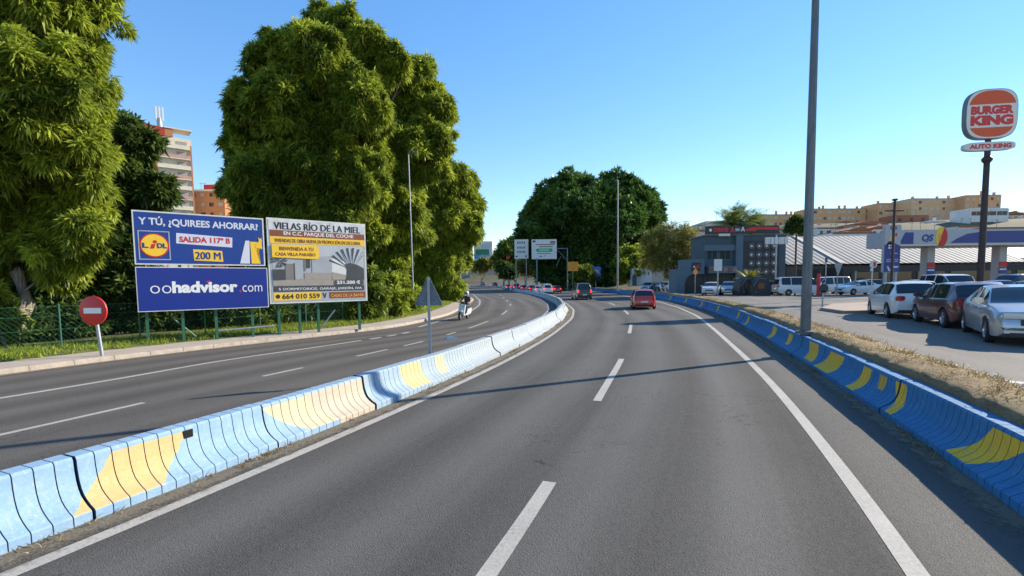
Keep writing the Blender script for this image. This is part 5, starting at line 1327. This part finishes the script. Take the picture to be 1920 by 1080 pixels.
STY = dict(
 hatch=dict(L=4.0, W=1.74, top=[(0,.55),(.02,.82),(.07,.98),(.16,1.05),(.50,1.38),(.80,1.46),(1.5,1.48),(2.1,1.45),(2.45,1.36),(3.12,.99),(3.5,.93),(3.82,.82),(3.95,.68),(4.0,.5)], belt=(.97,.90), wx=(.72,3.22), win=(.45,2.95), rear=(.10,.62), front=(2.35,3.12), bp=1.75, rp=.55),
 sedan=dict(L=4.55, W=1.78, top=[(0,.55),(.03,.85),(.10,1.0),(.8,1.05),(.95,1.07),(1.45,1.36),(1.8,1.42),(2.3,1.43),(2.75,1.36),(3.5,.98),(4.0,.91),(4.35,.80),(4.5,.66),(4.55,.5)], belt=(.98,.90), wx=(.85,3.62), win=(1.10,3.30), rear=(.98,1.5), front=(2.68,3.5), bp=2.1, rp=1.3),
 estate=dict(L=4.4, W=1.78, top=[(0,.55),(.02,.9),(.07,1.02),(.14,1.10),(.38,1.44),(.7,1.52),(1.8,1.53),(2.5,1.48),(2.85,1.38),(3.5,1.0),(3.95,.93),(4.25,.82),(4.36,.68),(4.4,.5)], belt=(1.0,.92), wx=(.78,3.5), win=(.35,3.3), rear=(.09,.48), front=(2.75,3.5), bp=1.95, rp=.9),
 van=dict(L=4.9, W=1.92, top=[(0,.55),(.02,1.0),(.05,1.15),(.14,1.62),(.24,1.82),(.5,1.89),(1.8,1.91),(3.0,1.88),(3.4,1.78),(4.1,1.18),(4.5,1.06),(4.78,.9),(4.87,.7),(4.9,.5)], belt=(1.12,1.04), wx=(.95,4.0), win=(.3,3.9), rear=(.05,.24), front=(3.25,4.1), bp=2.4, rp=1.2),
)
def make_car(kind, label, paint, cat='car', name='parked_car', brake=False, tail='box', group=None):
    s = STY[kind]; L, W = s['L'], s['W']; root = thing(name, label, cat, (0, 0, 0), 0, group)
    tx, tz = zip(*s['top'])
    xs = np.unique(np.concatenate([np.linspace(0, L, 64), np.array(tx)])); n = len(xs)
    top = np.interp(xs, tx, tz)
    for _ in range(2): top[2:-2] = (top[1:-3] + 2 * top[2:-2] + top[3:-1]) / 4
    belt = np.minimum(np.interp(xs, [0, L], s['belt']), top - .035)
    e = np.abs(xs / L * 2 - 1); wid = W / 2 * (1 - .17 * e ** 7 - .03 * e ** 2) 
    zb = .20 + .10 * np.clip((e - .9) / .1, 0, 1); R = .345; wr = .315
    for wx in s['wx']:
        q = R ** 2 - (xs - wx) ** 2; zb = np.where(q > 0, np.maximum(zb, wr + np.sqrt(np.maximum(q, 0))), zb)
    k = np.clip((top - belt - .05) / .38, 0, 1)
    wt = wid * (.93 - .19 * k)
    V = []; ring = []
    for i in range(n):
        w, b, zs, zt = wid[i], zb[i], belt[i], top[i]; kk = k[i]
        mid = max(b + .02, .45); hi = max(b + .04, min(.78, zs - .08))
        pts = [(0, b), (w * .80, b), (w * .975, b + .015), (w * 1.0, mid), (w * .995, hi), (w * .955, zs - .02), (w * .935, zs), (wt[i], zt - .05 * kk - .012), (wt[i] * .95, zt - .022 * kk - .006), (wt[i] * .70, zt - .003), (wt[i] * .35, zt + .006), (0, zt + .010)]
        ring.append(pts)
    m = len(ring[0]); full = []
    for i in range(n):
        r = ring[i]; full.append([(xs[i] - L/2, y, z) for y, z in r] + [(xs[i] - L/2, -y, z) for y, z in r[-2:0:-1]])
    q = len(full[0]); V = [p for r in full for p in r]
    F = [(i*q + a, i*q + (a+1) % q, (i+1)*q + (a+1) % q, (i+1)*q + a) for i in range(n-1) for a in range(q)]
    F += [tuple(range(q)), tuple((n-1)*q + a for a in range(q-1, -1, -1))]
    mb = MB(); mb.add(V, F, paint); body = outward(mb.build('body', root)); body.data.polygons.foreach_set('use_smooth', [True] * len(F)); body.data.set_sharp_from_angle(angle=math.radians(32))
    def patch(nm, cond, strips, mat, off=.006, parent=root):
        P_ = []; Fq = []
        for i in range(n - 1):
            if not cond(xs[i], xs[i+1]): continue
            for a in strips:
                quad = [np.array(V[i*q+a]), np.array(V[i*q+(a+1) % q]), np.array(V[(i+1)*q+(a+1) % q]), np.array(V[(i+1)*q+a])]
                nr = np.cross(quad[2] - quad[0], quad[3] - quad[1]); l = np.linalg.norm(nr)
                if l < 1e-9: continue
                nr = nr / l; c = np.mean(quad, 0)
                if np.dot(nr, c - np.array([np.clip(c[0], -L/2 + .8, L/2 - .8), 0, .6])) < 0: nr = -nr
                bse = len(P_); P_ += [tuple(p + nr * off) for p in quad]; Fq.append((bse, bse+1, bse+2, bse+3))
        if Fq:
            mb = MB(); mb.add(P_, Fq, mat); o = mb.build(nm, parent); bm = bmesh.new(); bm.from_mesh(o.data); bmesh.ops.remove_doubles(bm, verts=bm.verts, dist=.004); bm.to_mesh(o.data); bm.free()
            o.data.polygons.foreach_set('use_smooth', [True] * len(o.data.polygons)); return o
    kx = lambda x: np.interp(x, xs, k)
    a, b = s['win']; ok = lambda x: kx(x) > .34
    for sd in (6, q - 7):
        for lo, hi in ((a, s['rp'] - .04), (s['rp'] + .04, s['bp'] - .05), (s['bp'] + .05, b)):
            if hi - lo > .18: patch('side_window', lambda u, v: u >= lo - .03 and v <= hi + .03 and ok(u) and ok(v), (sd,), M_glass)
    tp = (8, 9, 10, 11, 12, 13)
    patch('rear_window', lambda u, v: u >= s['rear'][0] - .02 and v <= s['rear'][1] - .04, tp, M_glass); patch('windscreen', lambda u, v: u >= s['front'][0] + .05 and v <= s['front'][1] - .03, tp, M_glass)
    # lamps, plates, bumpers, mirrors
    hz_ = STY[kind]['belt'][0]
    for sy in (-1, 1):
        mb = MB(); y1 = sy * wid[3] * .985; 
        if tail == 'box': lo, hi = (-L/2 - .012, min(y1, y1 - sy * .30), hz_ - .26), (-L/2 + .22, max(y1, y1 - sy * .30), hz_ - .05)
        else: lo, hi = (-L/2 - .012, min(y1, y1 - sy * .16), hz_ - .34), (-L/2 + .20, max(y1, y1 - sy * .16), hz_ + .02)
        mb.bbox(lo, hi, M_lit if brake else M_tail, .03); mb.build('tail_light', root)
        mb = MB(); yf = sy * wid[-4] * .97; mb.bbox((L/2 - .36, min(yf, yf - sy * .42), .62), (L/2 - .022, max(yf, yf - sy * .42), .78), M_head, .04); mb.build('headlight', root)
        xm = s['front'][1] - .35 - L/2; wv = float(np.interp(xm + L/2, xs, wid))
        mb = MB(); mb.bbox((xm - .10, min(sy * wv * .95, sy * (wv + .17)), hz_ - .02), (xm + .10, max(sy * wv * .95, sy * (wv + .17)), hz_ + .13), paint, .035); mb.build('mirror', root)
        for xd in (s['bp'] - .35 - L/2, s['bp'] + .75 - L/2):
            wv = float(np.interp(xd + L/2, xs, wid)); mb = MB(); mb.bbox((xd, min(sy * wv * .98, sy * (wv + .015)), hz_ - .14), (xd + .18, max(sy * wv * .98, sy * (wv + .015)), hz_ - .11), paint, .006); mb.build('door_handle', root)
    mb = MB(); mb.bbox((-L/2 - .02, -wid[2] * .92, .25), (-L/2 + .12, wid[2] * .92, .40), M_plast, .03); mb.build('bumper', root); mb = MB(); mb.bbox((L/2 - .12, -wid[-3] * .85, .22), (L/2 + .012, wid[-3] * .85, .36), M_plast, .03); mb.build('bumper', root)
    mb = MB(); mb.box((-L/2 - .026, -.26, .52), (-L/2 - .008, .26, .63), M_plate); mb.build('number_plate', root)
    mb = MB(); mb.box((L/2 - .02, -.42, .50), (L/2 + .008, .42, .64), M_plast); mb.build('grille', root)
    mb = MB(); mb.box((L/2 + .006, -.26, .40), (L/2 + .02, .26, .50), M_plate); mb.build('number_plate', root)
    for x in s['wx']:
        for sy in (-1, 1):
            Mx = Matrix.Translation((x - L/2, sy * (W/2 - .115), wr)) @ Matrix.Rotation(-sy * PI/2, 4, 'X')
            mb = MB(); mb.lathe([(.20, -.10), (.29, -.10), (wr, -.07), (wr, .07), (.29, .10), (.205, .105)], M_tyre, 24, Mx); tyre = mb.build('wheel', root, smooth=35)
            mb = MB(); mb.lathe([(.208, .09), (.19, .10), (.17, .06), (.165, .055)], M_rim, 24, Mx); mb.lathe([(.165, .05), (0, .05)], M_plast, 20, Mx)
            for j in range(5):
                aa = 2*PI*j/5; c_, s_ = math.cos(aa), math.sin(aa); pr = [(.03, -.035), (.175, -.025), (.175, .025), (.03, .035)]
                mb.add([Mx @ Vector((c_*u - s_*v, s_*u + c_*v, .085)) for u, v in pr] + [Mx @ Vector((c_*u - s_*v, s_*u + c_*v, .05)) for u, v in pr], [(0,1,2,3), (0,4,5,1), (1,5,6,2), (2,6,7,3)], M_rim)
            mb.lathe([(.05, .06), (.05, .095), (0, .10)], M_rim, 10, Mx); mb.build('rim', tyre)
    return root
def put(car, x, y, z, hx, hy, sc=1.0):
    car.location = (float(x), float(y), float(z)); car.rotation_euler = (0, 0, math.atan2(hy, hx)); car.scale = (sc, sc, sc)
    return car
def heading(cv, y):
    return cv.tan(cv.U(y))
PG = 'cars parked in the car park'
# moving traffic
hx, hy = heading(RB, 40); put(make_car('hatch', 'small red hatchback driving away on the right lane', CP['red'], name='moving_car', tail='tall'), 10.95, 40.2, 0, hx, hy, 1.07)
hx, hy = heading(RB, 62); put(make_car('van', 'black people carrier with lit red tail lamps ahead on the main road', CP['black'], name='moving_car', brake=True, tail='tall'), 9.0, 62, 0, hx - .08, hy, 1.1)
# parked near row
th = math.radians(24)
put(make_car('hatch', 'white hatchback parked first in the near row with its rear turned to the road', CP['white'], group=PG), 17.35, 21.35, LOT, math.sin(th), math.cos(th), 1.04)
put(make_car('hatch', 'burgundy hatchback parked between the white hatchback and the silver saloon', CP['burgundy'], group=PG), 16.0, 17.15, LOT, math.sin(th), math.cos(th), 1.04)
put(make_car('sedan', 'silver saloon parked nose towards the camera at the right edge', CP['silver'], group=PG), 13.98, 13.2, LOT, -math.sin(math.radians(35)), -math.cos(math.radians(35)), 1.04)
put(make_car('hatch', 'dark grey car roof showing behind the silver saloon', CP['grey'], group=PG), 19.3, 16.2, LOT, math.sin(th), math.cos(th))
# second row
put(make_car('estate', 'white estate car parked behind the white hatchback', CP['white'], group=PG), 23.2, 28.0, LOT, math.sin(th), math.cos(th))
put(make_car('hatch', 'dull red car parked in the second row behind the burgundy hatchback', CP['rose'], group=PG), 23.6, 24.6, LOT, math.sin(th), math.cos(th))
put(make_car('van', 'white van parked beside the foot of the tall pole sign', CP['white'], 'van', 'parked_van', group=PG), 28.6, 31.4, LOT, -.3, -1)
put(make_car('hatch', 'pale blue car parked right of the pole sign', CP['sky'], group=PG), 28.2, 26.0, LOT, math.sin(th), math.cos(th))
put(make_car('sedan', 'black saloon parked at the right edge in the second row', CP['black'], group=PG), 25.4, 22.0, LOT, math.sin(th), math.cos(th))
# far rows before the buildings
def far(kind, lab, col, px, d, hx, hy, sc=1.0, z=LOT, nm='parked_car', cat='car'):
    x = P(px, 530, d)[0]; return put(make_car(kind, lab, CP[col], cat, nm, group=PG), x, d, z, hx, hy, sc)
far('sedan', 'low white saloon seen from its side before the warehouse', 'white', 1611, 50, -1, -.1)
far('estate', 'grey car half hidden behind the low white saloon', 'grey', 1622, 55, -1, .0)
far('van', 'white people carrier seen from its side behind the grey lamp post', 'white', 1500, 50, 1, -.1)
far('van', 'white van just right of the red post', 'white', 1552, 54, -1, -.15, nm='parked_van', cat='van')
far('hatch', 'bright blue car parked by the dark recycling bins', 'blue', 1462, 54, -.6, -1)
far('estate', 'grey car parked right next to the recycling bins', 'grey', 1440, 57, .3, 1)
far('hatch', 'white hatchback parked before the entrance of the dark building', 'white', 1334, 54, -.55, -1)
far('estate', 'slate blue car parked between the white hatchback and the bins', 'sky', 1368, 55, -.5, -1)
far('sedan', 'pale blue saloon leftmost of the three cars under the sparse tree', 'sky', 1216, 80, -.6, -1, z=LOT)
far('hatch', 'silver blue car in the middle of the three cars under the sparse tree', 'silver', 1236, 79, -.2, 1)
far('hatch', 'white car with a dark rear window right of the three cars under the sparse tree', 'white', 1257, 76, .1, 1)
# queue beyond the bend
def queue(kind, lab, col, px, d, nm='moving_car', cat='car', brake=True, away=True, z=None):
    hx, hy = heading(MED, d); s = 1 if away else -1
    put(make_car(kind, lab, CP[col], cat, nm, brake=brake, group='traffic beyond the bend'), P(px, 530, d)[0], d, float(hz(d)), hx * s, hy * s)
queue('hatch', 'white hatchback last in the queue beyond the bend', 'white', 1008, 98); queue('sedan', 'white saloon beside the last hatchback of the queue', 'silver', 1027, 108)
queue('hatch', 'red car in the queue beyond the bend', 'red', 996, 112); queue('van', 'navy van at the front of the queue beyond the bend', 'navy', 967, 128, cat='van'); queue('hatch', 'orange red car behind the navy van of the queue', 'red', 981, 122)
queue('sedan', 'dark blue saloon coming along the far opposite lane', 'navy', 868, 104, away=False, brake=False); queue('estate', 'dark estate car far off on the opposite road', 'navy', 928, 190, away=False, brake=False)
queue('hatch', 'small blue car far off near the fork of the road', 'blue', 905, 200, away=False, brake=False)

queue('van', 'white van in the queue seen above the middle barrier', 'white', 1024, 92, cat='van'); queue('estate', 'red estate car nearest the gantry in the queue', 'red', 1042, 98); queue('hatch', 'pale blue hatchback far ahead in the queue', 'sky', 952, 140)
far('estate', 'grey estate car parked between the totem and the canopy pillar', 'grey', 1716, 40, .2, 1); far('hatch', 'burgundy car parked under the canopy edge', 'burgundy', 1790, 40, .4, 1)
far('sedan', 'black saloon parked under the canopy right of the sign pole', 'black', 1868, 38, .4, 1); far('van', 'blue van parked beside the fuel pumps', 'blue', 1905, 42, -1, -.2, cat='van', nm='parked_van')

# ------------------------------------------------------------------ scooter and rider
sx, sy_ = G(870, 599)[:2]; hd = np.array([-.28, -.96]); rz = math.atan2(hd[1], hd[0])
root = thing('scooter', 'white motor scooter with black wheels coming along the left lane', 'scooter', (sx, sy_, 0), rz); root.rotation_euler = (math.radians(-5), 0, rz)
for x, nm in ((.62, 'wheel'), (-.60, 'wheel')):
    Mx = Matrix.Translation((x, 0, .28)) @ Matrix.Rotation(PI/2, 4, 'X'); mb = MB(); mb.lathe([(.18, -.05), (.25, -.06), (.28, 0), (.25, .06), (.18, .05)], M_tyre, 22, Mx); w_ = mb.build(nm, root, smooth=40)
    mb = MB(); mb.lathe([(.19, -.03), (.05, -.05), (.05, .05), (.19, .03)], M_rim, 14, Mx); mb.build('rim', w_)
Mw = CP['white']
mb = MB(); mb.bbox((.40, -.17, .50), (.80, .17, .62), Mw, .05); mb.prism([(.46, .40), (.60, .45), (.42, 1.0), (.30, .98)], -.20, .20, Mw); mb.build('leg_shield', root)
mb = MB(); mb.prism([(-.85, .55), (-.70, .36), (-.1, .30), (.45, .30), (.45, .38), (-.05, .42), (-.15, .66), (-.80, .72)], -.16, .16, Mw); mb.build('body', root)
mb = MB(); mb.bbox((-.75, -.14, .70), (-.02, .14, .80), M_black, .04); mb.build('seat', root)
mb = MB(); mb.tube([(.62, 0, .28), (.36, 0, 1.02)], .035, M_galv2, 8); mb.build('fork', root)
mb = MB(); mb.tube([(.28, -.36, 1.06), (.36, -.15, 1.04), (.36, .15, 1.04), (.28, .36, 1.06)], .018, M_black, 8); mb.bbox((.32, -.14, .98), (.50, .14, 1.14), M_black, .04); mb.build('handlebar', root)
mb = MB(); mb.lathe([(0, .03), (.08, .02), (.09, 0)], M_head, 16, Matrix.Translation((.49, 0, .94)) @ Matrix.Rotation(PI/2, 4, 'Y')); mb.build('headlight', root)
for s in (-1, 1):
    mb = MB(); mb.tube([(.32, s * .24, 1.06), (.30, s * .34, 1.24)], .008, M_black, 6); mb.bbox((.28, s * .34 - .06, 1.22), (.31, s * .34 + .06, 1.30), M_black, .012); mb.build('mirror', root)
def skin(name, pts, edges, mat, parent, sub=2):
    me = bpy.data.meshes.new(name); me.from_pydata([p[:3] for p in pts], edges, []); o = bpy.data.objects.new(name, me); COL.objects.link(o)
    o.modifiers.new('skin', 'SKIN'); sv = me.skin_vertices[0].data
    for i, p in enumerate(pts): sv[i].radius = (p[3], p[4] if len(p) > 4 else p[3])
    sv[0].use_root = True; sm = o.modifiers.new('sub', 'SUBSURF'); sm.levels = sm.render_levels = sub
    dg = bpy.context.evaluated_depsgraph_get(); m2 = bpy.data.meshes.new_from_object(o.evaluated_get(dg)); m2.name = name
    bpy.data.objects.remove(o); bpy.data.meshes.remove(me)
    m2.materials.clear(); m2.materials.append(mat); m2.polygons.foreach_set('use_smooth', [True] * len(m2.polygons))
    o = bpy.data.objects.new(name, m2); COL.objects.link(o); o.parent = parent; return o
rider = thing('person', 'rider in a dark jacket and white helmet sitting on the scooter', 'person', (sx, sy_, 0), rz); rider.rotation_euler = (math.radians(-5), 0, rz)
M_skin = simple('skin', (.45, .27, .19), .6, var=.05); M_jack = simple('dark_jacket', (.03, .032, .04), .8, var=.2); M_jean = simple('dark_trousers', (.03, .04, .065), .85, var=.2)
# one continuous body: pelvis 0, waist, chest, neck, head; arms, legs
B = [(-.32,0,.90,.15,.17),(-.30,0,1.08,.12,.15),(-.25,0,1.30,.12,.18),(-.22,0,1.46,.055),(-.19,0,1.58,.085),(-.17,0,1.68,.08)]
E_ = [(0,1),(1,2),(2,3),(3,4),(4,5)]
for s in (-1, 1):
    b = len(B); B += [(-.24, s*.19, 1.40, .065), (-.08, s*.30, 1.16, .048), (.20, s*.31, 1.09, .036), (.28, s*.31, 1.08, .034, .022)]; E_ += [(2, b), (b, b+1), (b+1, b+2), (b+2, b+3)]
    b = len(B); B += [(-.22, s*.12, .87, .095), (.18, s*.17, .84, .07), (.16, s*.15, .46, .05), (.14, s*.15, .40, .045), (.32, s*.16, .385, .035)]; E_ += [(0, b), (b, b+1), (b+1, b+2), (b+2, b+3), (b+3, b+4)]
body = skin('body', B, E_, M_jack, rider)
body.data.materials.append(M_jean); body.data.materials.append(M_skin)
mi = []
for p in body.data.polygons:
    c = p.center; mi.append(1 if c.z < .98 else (2 if (c.z > 1.47 or (c.x > .22 and c.z > 1.0)) else 0))
body.data.polygons.foreach_set('material_index', mi)
for s in (-1, 1):
    for k in range(4):
        mb = MB(); x = .30; y = s * (.28 + k * .022); mb.tube([(x - .01, y, 1.095), (x + .035, y, 1.09), (x + .045, y, 1.06), (x + .02, y, 1.045)], [.011, .010, .009, .008], M_skin, 6); mb.build('finger', rider)
mb = MB(); mb.lathe([(.02, .145), (.08, .125), (.125, .06), (.14, -.02), (.13, -.10), (.115, -.12)], CP['white'], 20, Matrix.Translation((-.18, 0, 1.66))); mb.build('helmet', rider, smooth=True)
mb = MB(); mb.bbox((-.075, -.10, 1.59), (-.03, .10, 1.69), M_glass, .02); mb.build('visor', rider)
